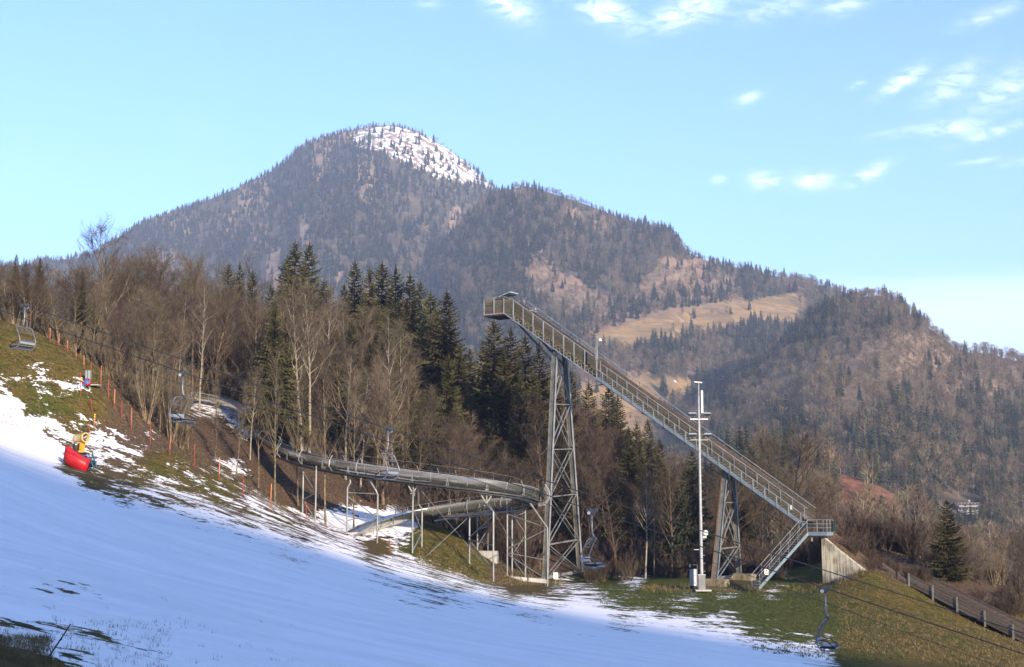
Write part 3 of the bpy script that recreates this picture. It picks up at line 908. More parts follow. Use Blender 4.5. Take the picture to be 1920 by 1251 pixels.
CLEAR3 = [(1450, 690), (1560, 640), (1650, 640), (1720, 620), (1780, 640), (1920, 690), (1920, 760), (1700, 745), (1600, 780), (1480, 790), (1400, 760)]
REDC = [(1582, 872), (1640, 900), (1700, 935), (1690, 960), (1640, 985), (1570, 972), (1575, 920)]
def soft(px, py, poly, s=5, seed=40):
    j = (fbm(px * .05, py * .05, seed, 3) - .5) * 2 * s * 1.6
    k = (fbm(px * .05 + 50, py * .05, seed + 3, 3) - .5) * 2 * s * 1.6
    return in_poly(px + j, py + k, poly).astype(float)
def reg1(px, py, V, at):
    at['snow'][:] = soft(px, py, SNOWP, 6) * .56 + in_poly(px, py, [(560, 262), (660, 228), (672, 236), (600, 262), (545, 290)]) * .38
    at['tan'][:] = .40 + .45 * (vnoise(px * .035, py * .012, 50) > .62) + .3 * soft(px, py, SNOWP, 6)
def reg2(px, py, V, at):
    at['tan'][:] = .34 + .30 * soft(px, py, CLEAR, 8) + .3 * (vnoise(px * .03, py * .012, 51) > .66)
    at['meadow'][:] = np.maximum(soft(px, py, MEAD1, 3), soft(px, py, MEAD2, 3))
    at['green'][:] = in_poly(px, py, [(1240, 806), (1300, 800), (1300, 850), (1240, 850)]) * .7
    at['snow'][:] = in_poly(px, py, [(1235, 713), (1300, 710), (1306, 716), (1262, 719), (1236, 717)]) * .5
def reg3(px, py, V, at):
    at['tan'][:] = .42 + .25 * soft(px, py, CLEAR3, 8)
    at['meadow'][:] = soft(px, py, MEAD2, 3)
    at['green'][:] = in_poly(px, py, [(1240, 806), (1300, 800), (1300, 850), (1240, 850)]) * .7
def reg4(px, py, V, at):
    at['tan'][:] = .2
    at['red'][:] = soft(px, py, REDC, 8) * .85
SIL1 = [(-700, 640), (-300, 540), (0, 489), (60, 479), (130, 472), (165, 466), (190, 447), (230, 420), (270, 400), (310, 386), (350, 374), (430, 343), (500, 309), (530, 288), (560, 263), (590, 247), (640, 234),
        (690, 225), (730, 222), (780, 234), (820, 257), (870, 291), (900, 318), (935, 348), (1000, 385), (1100, 440), (1400, 560), (2200, 760), (2600, 820)]
SIL2 = [(300, 900), (500, 770), (600, 690), (700, 600), (780, 505), (840, 425), (880, 385), (910, 362), (935, 349), (960, 340), (990, 336), (1020, 344), (1060, 356), (1100, 369), (1160, 392), (1200, 404), (1240, 411), (1262, 420), (1280, 440), (1300, 462), (1340, 478), (1370, 484), (1440, 500), (1520, 516), (1570, 526), (1620, 545), (1700, 600), (1800, 650), (1920, 690), (2400, 800)]
SIL3 = [(900, 960), (1100, 860), (1200, 800), (1300, 740), (1380, 690), (1440, 648), (1490, 606), (1530, 572), (1560, 555), (1600, 541), (1640, 534), (1664, 533), (1690, 548), (1720, 572), (1760, 602), (1800, 632), (1830, 642), (1860, 640), (1890, 650), (1920, 657), (2000, 690), (2400, 800)]
SIL4 = [(1000, 1010), (1200, 940), (1290, 868), (1330, 830), (1380, 800), (1440, 790), (1500, 806), (1560, 822), (1620, 838), (1670, 862), (1710, 890), (1760, 930), (1820, 962), (1900, 985), (2000, 1000), (2300, 1010)]
LK1 = layer('mountain', 'forested alpine peak with snow patches below its summit', SIL1, lambda u: 2600 + 250 * np.clip((u - 730) / 900, -1, 1) ** 2, 1250, -47, -500, 2400, 560, 90, 60, 60, 1.0, reg1, 12)
LK2 = layer('mountain_ridge', 'lower forested ridge with a tan meadow', SIL2, lambda u: 1900 - .25 * (u - 935), 800, -47, 300, 2350, 460, 90, 42, 64, 1.15, reg2, 14)
LK3 = layer('wooded_hill', 'brown wooded hill at the right', SIL3, 1150, 430, -47, 900, 2350, 330, 70, 26, 68, 1.2, reg3, 22)
LK4 = layer('wooded_knoll', 'near wooded knoll with a red leaf slope', SIL4, 400, 250, -47, 1000, 2300, 220, 40, 7, 72, 1.0, reg4, 62)

rs_ = np.random.RandomState(5)
FAR = []     # (layer, kind, x, y, z, h, size in the picture)
def scatter(lk, name, u0, u1, du, rows, dens, hr, seed, y_of):
    rs = np.random.RandomState(seed)
    us = np.arange(u0, u1, du)
    vs_ = (np.arange(rows) + .5) / rows
    U, V = np.meshgrid(us, vs_)
    U = (U + (rs.rand(*U.shape) - .5) * du * 1.3).ravel()
    V = np.clip(V + (rs.rand(*V.shape) - .5) / rows * 1.4, .0005, .98).ravel()
    # one extra row right on the skyline
    Us = np.arange(u0, u1, du * .38); Us = Us + (rs.rand(len(Us)) - .5) * du
    U = np.concatenate([U, Us]); V = np.concatenate([V, np.full(len(Us), .003)])
    P = lk(U, V)
    px, py = PXA(P[:, 0], P[:, 1], P[:, 2])
    pc, pb = dens(px, py, V)
    r = rs.rand(len(px))
    ok = (px > -80) & (px < 2000) & (py < 1080)
    kc = ok & (r < pc); kb = ok & ~kc & (r < pc + pb)
    res = {}
    for kk, sel in (('conifer', kc), ('bare', kb)):
        Q = P[sel]
        h = rs.uniform(hr[0], hr[1], len(Q)) * np.where(V[sel] < .02, rs.uniform(.45, .85, len(Q)), 1.0) * (1.0 if kk == 'conifer' else .82) * (.75 + .5 * vnoise(px[sel] * .02, py[sel] * .02, 80))
        res[kk] = (Q, h, px[sel], py[sel])
    return res
def d1(px, py, V):
    sn = in_poly(px, py, SNOWP)
    gap = (vnoise(px * .05, py * .016, 50) > .66) & (vnoise(px * .12, py * .05, 52) > .35)
    pc = np.where(sn, .22, np.where(gap, .20, .80)); pb = np.where(sn, .14, np.where(gap, .12, .18))
    up = (py < 262) & (px < 690) & (vnoise(px * .06, py * .06, 58) > .5)
    pc = np.where(up, pc * .5, pc)
    brn = np.clip((px - 700) / 250, 0, 1) * np.clip((py - 330) / 60, 0, 1)
    return pc * (1 - .45 * brn), np.clip(pb + .35 * brn * (~sn), 0, 1)
def d2(px, py, V):
    cl = soft(px, py, CLEAR, 8) > 0
    me_ = (in_poly(px, py, MEAD1) | in_poly(px, py, MEAD2))
    n = vnoise(px * .022, py * .03, 54) * .6 + vnoise(px * .06, py * .08, 55) * .4
    con = np.clip((n - .38) * 5, .12, .92)
    con = np.where((px < 1000) & (py > 370), np.clip(con + .35, 0, .95), con)
    con = np.where((py > 430) & (py < 520) & (px > 960) & (px < 1200), np.clip(con + .25, 0, .95), con)
    top = np.clip((440 - py) / 60, 0, 1) * (px > 960)
    con = con * (1 - .45 * top)
    band = in_poly(px, py, [(1090, 590), (1180, 575), (1240, 575), (1290, 545), (1370, 545), (1370, 585), (1290, 592), (1200, 606), (1120, 632)]) | in_poly(px, py, [(1140, 500), (1200, 500), (1185, 570), (1160, 575)])
    con = np.where(cl, np.where(band, .5, .07), con * .85)
    ba = np.where(cl, .30, (1 - con) * .85)
    tr_ = in_poly(px, py, [(1275, 600), (1285, 596), (1290, 606), (1280, 612)])
    sp_ = (vnoise(px * .11, py * .11, 59) > .80) * .5
    con = np.where(me_, sp_ * .3, con); ba = np.where(me_, sp_, ba)
    return con, ba
def d3(px, py, V):
    n = vnoise(px * .02, py * .03, 56) * .6 + vnoise(px * .06, py * .07, 57) * .4
    con = np.clip((n - .50) * 4.5, .05, .85)
    dk = in_poly(px, py, [(1300, 640), (1400, 618), (1440, 606), (1500, 606), (1560, 560), (1600, 560), (1570, 640), (1640, 620), (1640, 680), (1540, 690), (1400, 740), (1330, 740)])
    con = np.where(dk, np.clip(con + .45, 0, .95), con)
    low = np.clip((py - 760) / 60, 0, 1) * (px > 1600)
    con = np.clip(con + .30 * low, 0, .9)
    cl = in_poly(px, py, CLEAR3)
    con = np.where(cl, con * .18, con)
    ba = np.where(cl, .55, (1 - con) * .9)
    me_ = in_poly(px, py, MEAD2) | in_poly(px, py, MEAD1)
    hs = (np.abs(px - 1805) < 38) & (np.abs(py - 962) < 26)
    z0 = me_ | hs
    return np.where(z0, 0, con), np.where(z0, 0, ba)
def d4(px, py, V):
    lf = np.clip((1520 - px) / 80, 0, 1)
    con = .75 * lf + .10
    ba = .85 - .75 * lf
    rd = in_poly(px, py, REDC)
    return np.where(rd, .03, con), np.where(rd, .14, ba)
S1 = scatter(LK1, 'a', -80, 1350, 6.0, 80, d1, (11, 20), 1, None)
S2 = scatter(LK2, 'b', 480, 1960, 6.5, 84, d2, (11, 19), 2, None)
S3 = scatter(LK3, 'c', 1080, 1990, 8.5, 60, d3, (11, 18), 3, None)
S4 = scatter(LK4, 'd', 1180, 2000, 17.0, 15, d4, (9, 13.5), 4, None)
def inst_group(protos):
    g = bpy.data.node_groups.new('forest_instances', 'GeometryNodeTree')
    g.interface.new_socket('Geometry', in_out='INPUT', socket_type='NodeSocketGeometry')
    g.interface.new_socket('Geometry', in_out='OUTPUT', socket_type='NodeSocketGeometry')
    gi = g.nodes.new('NodeGroupInput'); go = g.nodes.new('NodeGroupOutput')
    ip = g.nodes.new('GeometryNodeInstanceOnPoints')
    jn = g.nodes.new('GeometryNodeJoinGeometry')
    for p in protos:
        oi = g.nodes.new('GeometryNodeObjectInfo')
        oi.transform_space = 'ORIGINAL'
        oi.inputs['Object'].default_value = p
        ti = g.nodes.new('GeometryNodeGeometryToInstance')
        g.links.new(oi.outputs['Geometry'], ti.inputs[0])
        g.links.new(ti.outputs[0], jn.inputs[0])
    def na(n, ty):
        a = g.nodes.new('GeometryNodeInputNamedAttribute')
        a.data_type = ty
        a.inputs['Name'].default_value = n
        return a.outputs[0]
    g.links.new(gi.outputs[0], ip.inputs['Points'])
    g.links.new(jn.outputs[0], ip.inputs['Instance'])
    ip.inputs['Pick Instance'].default_value = True
    g.links.new(na('idx', 'INT'), ip.inputs['Instance Index'])
    cx = g.nodes.new('ShaderNodeCombineXYZ')
    g.links.new(na('rotz', 'FLOAT'), cx.inputs[2])
    er = g.nodes.new('FunctionNodeEulerToRotation')
    g.links.new(cx.outputs[0], er.inputs[0])
    g.links.new(er.outputs[0], ip.inputs['Rotation'])
    sc_ = g.nodes.new('ShaderNodeCombineXYZ')
    g.links.new(na('sw', 'FLOAT'), sc_.inputs[0]); g.links.new(na('sw', 'FLOAT'), sc_.inputs[1]); g.links.new(na('sh', 'FLOAT'), sc_.inputs[2])
    g.links.new(sc_.outputs[0], ip.inputs['Scale'])
    g.links.new(ip.outputs[0], go.inputs[0])
    return g
def forest(name, label, P, h, wid, protos, seed):
    rs = np.random.RandomState(seed)
    me = bpy.data.meshes.new(name)
    n = len(P)
    me.vertices.add(n)
    me.vertices.foreach_set('co', np.asarray(P, np.float32).ravel())
    for k, ty, a in (('idx', 'INT', rs.randint(0, len(protos), n).astype(np.int32)), ('rotz', 'FLOAT', rs.rand(n) * 6.28), ('sh', 'FLOAT', h), ('sw', 'FLOAT', h * wid * rs.uniform(.8, 1.25, n))):
        at = me.attributes.new(k, ty, 'POINT')
        at.data.foreach_set('value', np.asarray(a, np.int32 if ty == 'INT' else np.float32))
    o = meshobj(name, me)
    md = o.modifiers.new('trees', 'NODES')
    md.node_group = inst_group(protos)
    tag(o, label, kind='stuff')
    return o
# the largest of the far trees stand as objects of their own; each one may lend its mesh to the woods behind it
def far_individuals(Q, h, px, py, nmax, meshes, name, label, group, wid):
    d = np.sqrt((Q ** 2).sum(1))
    order = np.argsort(-(h / d))
    vis = [i for i in order if 0 < px[i] < 1920 and py[i] < 1040][:nmax]
    rg = random.Random(hash(name) % 97)
    objs = []
    for n_, i in enumerate(vis):
        o = meshobj(name, meshes[n_ % len(meshes)], None, tuple(Q[i]))
        w = h[i] * wid * rg.uniform(.85, 1.25)
        o.scale = (w, w, h[i])
        o.rotation_euler = (0, 0, rg.uniform(0, 6.28))
        tag(o, label, 'tree', group)
        objs.append(o)
    rest = np.ones(len(Q), bool); rest[vis] = False
    return objs, rest
N_FAR_C, N_FAR_B = 190, 40
oc, restc = far_individuals(*S4['conifer'], 90, FC_ME, 'conifer_tree', 'dark conifer on the near wooded knoll right of the ski jump', 'conifers on the wooded knoll', 1.1)
ob, restb = far_individuals(*S4['bare'], N_FAR_B, FB_ME, 'bare_tree', 'bare pale-trunked tree on the knoll around the red leaf slope', 'bare trees on the wooded knoll', 1.15)
protC, protB = oc[:4], ob[:4]
Q, h, px_, py_ = S3['conifer']
oc3, rest3 = far_individuals(Q, h, px_, py_, N_FAR_C - len(oc), FC_ME, 'conifer_tree', 'far conifer on the brown wooded hill at the right', 'conifers on the wooded hill', 1.1)
def sub(S_, k, m=None):
    Q, h, a, b = S_[k]
    return (Q, h) if m is None else (Q[m], h[m])
forest('conifer_forest', 'conifer forest covering the snow-capped peak', *sub(S1, 'conifer'), 1.15, protC, 11)
forest('bare_forest', 'leafless forest patches on the snow-capped peak', *sub(S1, 'bare'), 1.2, protB, 12)
forest('conifer_forest', 'conifer forest on the ridge above the tan meadow', *sub(S2, 'conifer'), 1.15, protC, 13)
forest('bare_forest', 'leafless forest on the ridge above the tan meadow', *sub(S2, 'bare'), 1.25, protB, 14)
forest('conifer_forest', 'conifer woods on the brown hill at the right', *sub(S3, 'conifer', rest3), 1.1, protC, 15)
forest('bare_forest', 'leafless woods on the brown hill at the right', *sub(S3, 'bare'), 1.25, protB, 16)
forest('conifer_forest', 'conifers at the back of the near knoll', *sub(S4, 'conifer', restc), 1.1, protC, 17)
forest('bare_forest', 'leafless trees at the back of the near knoll', *sub(S4, 'bare', restb), 1.2, protB, 18)
GREYW = mat('pale_grey_paint', (.36, .37, .37), .5, .1, .08, 2)
# ------------------------------------------------------------------ ski jump
A = W(946, 588, 140); B = W(1508, 988, 122)
AB = B - A
uh = Vector((AB.x, AB.y, 0)).normalized()      # horizontal, down the in-run
vh = Vector((-uh.y, uh.x, 0))                   # across, away from the viewer
UP = Vector((0, 0, 1))
u3 = AB.normalized()
n3 = u3.cross(vh) * -1
if n3.z < 0: n3 = -n3
def CH(t, off=0.0, z=0.0):
    return A + AB * t + vh * off + UP * z
def t_at(px, off=0.0, z=0.0):
    lo, hi = -.2, 1.2
    for _ in range(50):
        m = (lo + hi) / 2
        if PX(CH(m, off, z))[0] < px: lo = m
        else: hi = m
    return (lo + hi) / 2
WID = 2.7
T1 = t_at(1119)
tb = CH(t_at(1040))
def leg_line(top, px, py):
    """foot of a leg that spreads across the in-run from its top"""
    k = -8.0
    best = None
    while k < 8:
        q = top + vh * k
        e = abs(960 + F * 1.0 * q.x / (q.y * CT) - px)
        z = W(px, py, q.y).z
        a, b = PX(Vector((q.x, q.y, z)))
        if best is None or abs(a - px) < best[0]: best = (abs(a - px), q.y, q.x, z)
        k += .02
    return Vector((best[2], best[1], best[3]))
jump = thing('ski_jump', 'steel ski jump tower with long timber in-run sloping down to the right', 'ski jump', tuple(W(1055, 1080, 139)), group=None)
def post_part(p, q, w, m, name='post', parent=None):
    MB().beam(p, q, w, w, uh).build(name, m, parent or jump)
# chords and girders
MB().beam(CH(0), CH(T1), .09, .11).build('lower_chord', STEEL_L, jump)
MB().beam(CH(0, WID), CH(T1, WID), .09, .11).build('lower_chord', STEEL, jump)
for off in (.95, 2.3):
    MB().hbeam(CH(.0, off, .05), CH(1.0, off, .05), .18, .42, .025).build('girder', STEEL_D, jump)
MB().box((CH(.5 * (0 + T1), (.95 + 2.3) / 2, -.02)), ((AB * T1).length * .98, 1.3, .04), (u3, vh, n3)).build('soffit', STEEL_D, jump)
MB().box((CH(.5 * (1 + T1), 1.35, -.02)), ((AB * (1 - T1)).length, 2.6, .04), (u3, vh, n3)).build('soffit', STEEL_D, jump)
# in-run deck made of boards
nd = 8
for k in range(nd):
    o_ = 1.0 + (WID - 1.1) * (k + .5) / nd
    MB().box(CH(.5, o_, .48 + .006 * (k % 2)), (AB.length, (WID - 1.1) / nd - .015, .05), (u3, vh, n3)).build('deck_board', WOODB, jump)
# side planks, upper section (behind the steps) and lower section (behind the walkway)
rg = random.Random(3)
def planks(t0, t1, off, z0, z1, n, m, pieces, name='plank'):
    hgt = (z1 - z0) / n
    for k in range(n):
        z = z0 + hgt * (k + .5)
        cuts = [t0 + (t1 - t0) * (i + (rg.uniform(-.2, .2) if 0 < i < pieces else 0)) / pieces for i in range(pieces + 1)]
        for i in range(pieces):
            p, q = CH(cuts[i] + .0006, off + rg.uniform(-.012, .012), z), CH(cuts[i + 1] - .0006, off, z)
            MB().box((p + q) / 2, ((q - p).length, .035, hgt * .80), ((q - p).normalized(), vh, n3)).build(name, m, jump)
planks(.0, T1, .92, .42, 1.78, 6, WOOD, 4)
planks(.0, T1, WID - .06, .42, 1.6, 5, WOODB, 4)
planks(T1 + .002, .985, .84, -.12, 1.22, 7, WOOD, 6)
planks(T1 + .002, 1.0, WID - .06, .42, 1.5, 5, WOODB, 6)
# handrails and posts, upper section
HR = 2.02
t0h = t_at(962, 0, HR)
MB().tube([CH(t0h, 0, HR), CH(T1, 0, HR)], .042, 8).build('handrail', STEEL_L, jump)
MB().tube([CH(.03, WID, 2.15), CH(1.0, WID, 1.62)], .038, 8).build('handrail', STEEL_L, jump)
for px in (963, 981.5, 1000, 1019.5, 1038, 1057.5, 1077, 1097):
    t = t_at(px)
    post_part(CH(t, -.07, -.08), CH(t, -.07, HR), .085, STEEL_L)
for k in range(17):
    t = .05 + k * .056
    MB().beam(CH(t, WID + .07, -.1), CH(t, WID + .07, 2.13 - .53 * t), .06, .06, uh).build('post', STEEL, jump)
# steps: timber tread and bracket
ns = 25
for k in range(ns):
    t = .022 + (T1 - .03) * k / (ns - 1)
    c = CH(t, .42, .40)
    MB().box(c, (.34, .80, .17), (uh, vh, UP)).build('step', TREADM, jump)
    MB().beam(c + Vector((0, 0, -.10)) - vh * .38 + uh * .13, c + Vector((0, 0, -.46)) - vh * .38 + uh * .13, .05, .05, uh).beam(c - vh * .38 + uh * .16 + UP * -.10, c - vh * .38 - uh * .16 + UP * -.10, .05, .05).build('step_bracket', STEEL_L, jump)
# studs on the far board
st = MB()
for k in range(34):
    st.box(CH(.03 + (T1 + .06) * k / 33, WID - .12, 1.68), (.07, .07, .13), (uh, vh, UP))
so_ = st.build('track_studs', STEEL, jump); so_['kind'] = 'stuff'
# top platform
PLT = 2.56
def PL(a, off, z): return A - uh * a + vh * off + UP * z
MB().box(PL(PLT / 2, WID / 2, -.09), (PLT, WID + .1, .16), (uh, vh, UP)).build('platform_floor', STEEL_D, jump)
MB().beam(PL(0, -.08, .03), PL(PLT, -.08, .03), .06, .12).build('platform_edge', STEEL_L, jump)
for a in (0.04, 1.26, 2.5):
    post_part(PL(a, -.1, -.05), PL(a, -.1, 1.62), .09, STEEL_L)
    post_part(PL(a, WID, -.05), PL(a, WID, 1.72), .07, STEEL)
tp0 = CH(t_at(961), 0, 0)
MB().tube([PL(PLT, -.08, 1.74), PL(0, -.08, 1.74), CH(t0h, 0, HR)], .04, 8).build('handrail', STEEL_L, jump)
MB().tube([PL(PLT, -.08, 1.60), PL(-.9, -.08, 1.60)], .03, 6).build('mid_rail', STEEL_L, jump)
MB().tube([PL(PLT, WID, 1.72), PL(-.9, WID, 1.76)], .035, 8).build('handrail', WOODB, jump)
for k in range(6):
    z = .30 + .215 * k
    for (a0, a1) in ((.06, 1.24), (1.28, 2.48), (-1.0, .02)):
        if a0 < 0 and k < 1: continue
        a1_ = a1 if a0 >= 0 else a1
        MB().box(PL((a0 + a1_) / 2, -.03 + rg.uniform(-.01, .01), z), (a1_ - a0 - .02, .035, .195), (uh, vh, UP)).build('plank', WOODY if k > 3 else WOOD, jump)
for (a0, a1) in ((.1, 1.22), (1.30, 2.46)):
    MB().box(PL((a0 + a1) / 2, -.035, .135), (a1 - a0, .03, .11), (uh, vh, UP)).build('kick_board', REDW, jump)
for k in range(6):
    MB().box(PL(1.25, WID - .05, .30 + .215 * k), (2.5, .035, .195), (uh, vh, UP)).build('plank', WOODY, jump)
    MB().box(PL(2.53, WID / 2, .30 + .215 * k), (.035, WID - .1, .195), (uh, vh, UP)).build('plank', WOOD, jump)
sh = MB()
p0, p1 = PL(1.9, .5, 1.62), PL(-.35, .5, 2.22)
for k in range(9):
    a = k / 8
    pass
nseg = 16
for k in range(nseg):
    z_ = .02 * (1 if k % 2 else -1)
    o0, o1 = .4 + 1.6 * k / nseg, .4 + 1.6 * (k + 1) / nseg
    sh.add([PL(1.9, o0, 1.62 + z_), PL(-.35, o0, 2.22 + z_), PL(-.35, o1, 2.22 - z_), PL(1.9, o1, 1.62 - z_),
            PL(1.9, o0, 1.66 + z_), PL(-.35, o0, 2.30 + z_), PL(-.35, o1, 2.30 - z_), PL(1.9, o1, 1.66 - z_)],
           [(3, 2, 1, 0), (4, 5, 6, 7), (0, 1, 5, 4), (1, 2, 6, 5), (2, 3, 7, 6), (3, 0, 4, 7)])
sh.build('roof_sheet', SHEET, jump)
# start bar
MB().beam(CH(t_at(984), .9, 1.9), CH(t_at(984), 2.5, 1.9), .12, .06).build('start_bar', STEEL_L, jump)
MB().lathe([(.0, -.14), (.12, -.13), (.15, 0), (.12, .13), (0, .14)], CH(t_at(984), 1.9, 2.1), UP, 10).build('start_lamp', STEEL, jump, True)
# struts from the tower to the cantilevered platform
tA = t_at(1036)
l1t = CH(tA, .45, -.1); l2t = CH(tA, 2.25, -.1)
l1b = leg_line(l1t, 1022, 1086); l2b = leg_line(l2t, 1088, 1072)
MB().beam(PL(-.4, .5, -.18), CH(tA, .5, -1.6), .14, .18).build('strut', STEEL_D, jump)
MB().beam(PL(-.4, 2.2, -.18), CH(tA, 2.2, -1.6), .14, .18).build('strut', STEEL_D, jump)
def tower(l1t, l1b, l2t, l2b, levels, wleg, m1, m2, sub, joint=None):
    """two wide legs (each a pair of flanges and a web) laced together in two planes"""
    for (tp, bt, sg) in ((l1t, l1b, 1), (l2t, l2b, -1)):
        d = (bt - tp).normalized()
        side = vh
        lg = MB()
        lg.beam(tp, bt, wleg, .03, vh)                     # web, lies along the in-run
        lo = lg.build('tower_leg', m1, jump)
        for k in (-1, 1):
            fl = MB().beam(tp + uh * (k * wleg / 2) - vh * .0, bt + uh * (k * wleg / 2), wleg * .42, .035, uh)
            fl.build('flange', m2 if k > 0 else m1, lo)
    for i in range(len(levels)):
        f = levels[i]
        a = l1t.lerp(l1b, f); b = l2t.lerp(l2b, f)
        for k in (-1, 1):
            off = uh * (k * wleg * .42)
            if f < .999 and i > 0: MB().beam(a + off, b + off, .07, .12, uh).build('cross_member', sub, jump)
            if i + 1 < len(levels):
                g = levels[i + 1]
                c = l1t.lerp(l1b, g); d = l2t.lerp(l2b, g)
                o2 = uh * (k * .05)
                MB().beam(a + off, d + off, .06, .09, uh).build('brace', sub, jump)
                MB().beam(b + off * .93, c + off * .93, .06, .09, uh).build('brace', sub, jump)
tower(l1t, l1b, l2t, l2b, [.03, .245, .445, .65, .855, 1.0], .56, STEEL_W, STEEL_L, STEEL)
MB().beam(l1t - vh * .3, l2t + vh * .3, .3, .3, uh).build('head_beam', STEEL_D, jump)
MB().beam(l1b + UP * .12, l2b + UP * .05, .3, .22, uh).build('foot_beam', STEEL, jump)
tC = t_at(1356)
k1t = CH(tC, .45, -.1); k2t = CH(tC, 2.0, -.1)
k1b = leg_line(k1t, 1341, 1088); k2b = leg_line(k2t, 1386, 1081)
RUST = mat('rusty_face', (.16, .085, .045), .8, .1, .3, 2, c2=(.25, .14, .08))
tower(k1t, k1b, k2t, k2b, [.04, .30, .72, 1.0], .44, STEEL_W, STEEL, STEEL)
MB().beam(k1t - uh * .30 - vh * .1 + UP * -.6, k1b - uh * .30 - vh * .1, .05, .26, vh).build('rust_board', RUST, jump)
MB().beam(k1t - vh * .3, k2t + vh * .3, .26, .26, uh).build('head_beam', STEEL_D, jump)
MB().beam(k1b + UP * .15, k2b + UP * .05, .28, .2, uh).build('foot_beam', STEEL, jump)
# gate frame and lamp post where the walkway starts
tg = t_at(1126)
post_part(CH(T1, -.02, -.35), CH(T1, -.02, 2.05), .10, STEEL_L)
post_part(CH(tg, -.02, -.1), CH(tg, -.02, 2.02), .10, STEEL)
MB().beam(CH(T1, -.02, 2.06), CH(tg, -.02, 2.62), .12, .06, vh)
MB().box((CH(T1, 0, 2.04) + CH(tg, 0, 2.04 + .33)) / 2, ((CH(tg) - CH(T1)).length, .1, .06), (uh, vh, UP)).build('gate_rail', STEEL_L, jump)
MB().box(CH(T1, .25, -.55) - uh * .1, (.9, .5, .06), (uh, vh, UP)).build('landing_plate', STEEL_L, jump)
for zz_ in (.5, .9, 1.3, 1.7):
    MB().box((CH(T1, .03, zz_) + CH(tg, .03, zz_ + .33)) / 2, ((CH(tg) - CH(T1)).length * .7, .03, .34), (uh, vh, UP)).build('plank', WOODY, jump)
lp = MB().beam(CH(T1, -.06, 1.9), CH(T1, -.06, 4.05), .16, .2, uh).build('lamp_post', STEEL_L, jump)
MB().beam(CH(T1, -.06, 3.98), CH(T1, -.06, 3.98) + Vector((.42, -.1, 0)), .04, .04).build('lamp_arm', STEEL, lp)
MB().lathe([(.05, .12), (.09, .10), (.2, -.14), (.19, -.15), (0, -.12)], CH(T1, -.06, 3.85) + Vector((.36, -.1, 0)), UP, 12).build('lamp_shade', WHITE, lp, True)
# walkway of the lower section
MB().beam(CH(T1 + .004, -.12, .16), CH(1.0, -.12, .16), .06, .32).build('walkway_beam', BLUEST, jump)
MB().beam(CH(T1 + .004, -.15, -.03), CH(1.0, -.15, -.03), .16, .05).build('beam_flange', STEEL_D, jump)
for k in range(14):
    t = T1 + .03 + (1 - T1 - .05) * k / 13
    MB().beam(CH(t, -.16, .02), CH(t, -.16, .30), .02, .05, uh).build('stiffener', STEEL, jump)
nwt = 60
wt = MB()
for k in range(nwt):
    wt.box(CH(T1 + .01 + (1 - T1 - .02) * k / (nwt - 1), .38, .25), (.26, .82, .035), (uh, vh, UP))
wo_ = wt.build('walkway_treads', STEEL, jump); wo_['kind'] = 'stuff'
ta, tz = t_at(1130, -.12), t_at(1502, -.12)
for k in range(19):
    t = ta + (tz - ta) * k / 18
    post_part(CH(t, -.17, .12), CH(t, -.17, 1.02), .07, STEEL_L)
MB().tube([CH(T1 + .006, -.17, 1.04), CH(1.012, -.17, 1.04)], .036, 8).build('handrail', STEEL_L, jump)
ta, tz = t_at(1138, .8), t_at(1509, .8)
for k in range(19):
    t = ta + (tz - ta) * k / 18
    post_part(CH(t, .79, .45), CH(t, .79, 1.56), .075, STEEL)
MB().tube([CH(T1 + .006, .79, 1.58), CH(1.0, .79, 1.58)], .038, 8).build('handrail', STEEL_L, jump)
for k in range(9):
    MB().beam(CH(.36 + .07 * k, -.1, -.12), CH(.36 + .07 * k, WID, -.12), .10, .14).build('cross_beam', STEEL_D, jump)
# landing at the foot of the in-run
PF = W(1551, 1003.5, 120.3)
def PO(a, b, z): return PF + uh * a + vh * b + UP * z
LX, LY = -1.8, 1.4
MB().box(PO(LX / 2, LY / 2, .10), (-LX, LY, .30), (uh, vh, UP)).build('landing_floor', BLUEST, jump)
MB().box(PO(LX / 2, LY / 2, -.09), (-LX * .94, LY * .94, .06), (uh, vh, UP)).build('landing_soffit', STEEL_D, jump)
rl = [(LX, 0), (LX / 2, 0), (0, 0), (0, LY / 2), (0, LY), (LX / 2, LY)]
for (a, b) in rl:
    MB().beam(PO(a, b, .2), PO(a, b, 1.30), .05, .05, uh).build('post', STEEL_L, jump)
for z in (1.30, .95, .62):
    MB().tube([PO(LX * (1 if z > 1 else .99), 0, z), PO(0, 0, z), PO(0, LY, z), PO(LX, LY, z)], .026, 6).build('landing_rail', STEEL_L, jump)
MB().box(PO(.15, LY * .8, .75), (.12, .5, .9), (uh, vh, UP)).build('padding', GREENM, jump)
MB().box(PO(LX * .6, .65, .75), (.7, .12, .45), (uh, vh, UP)).build('bench_box', WOOD, jump)
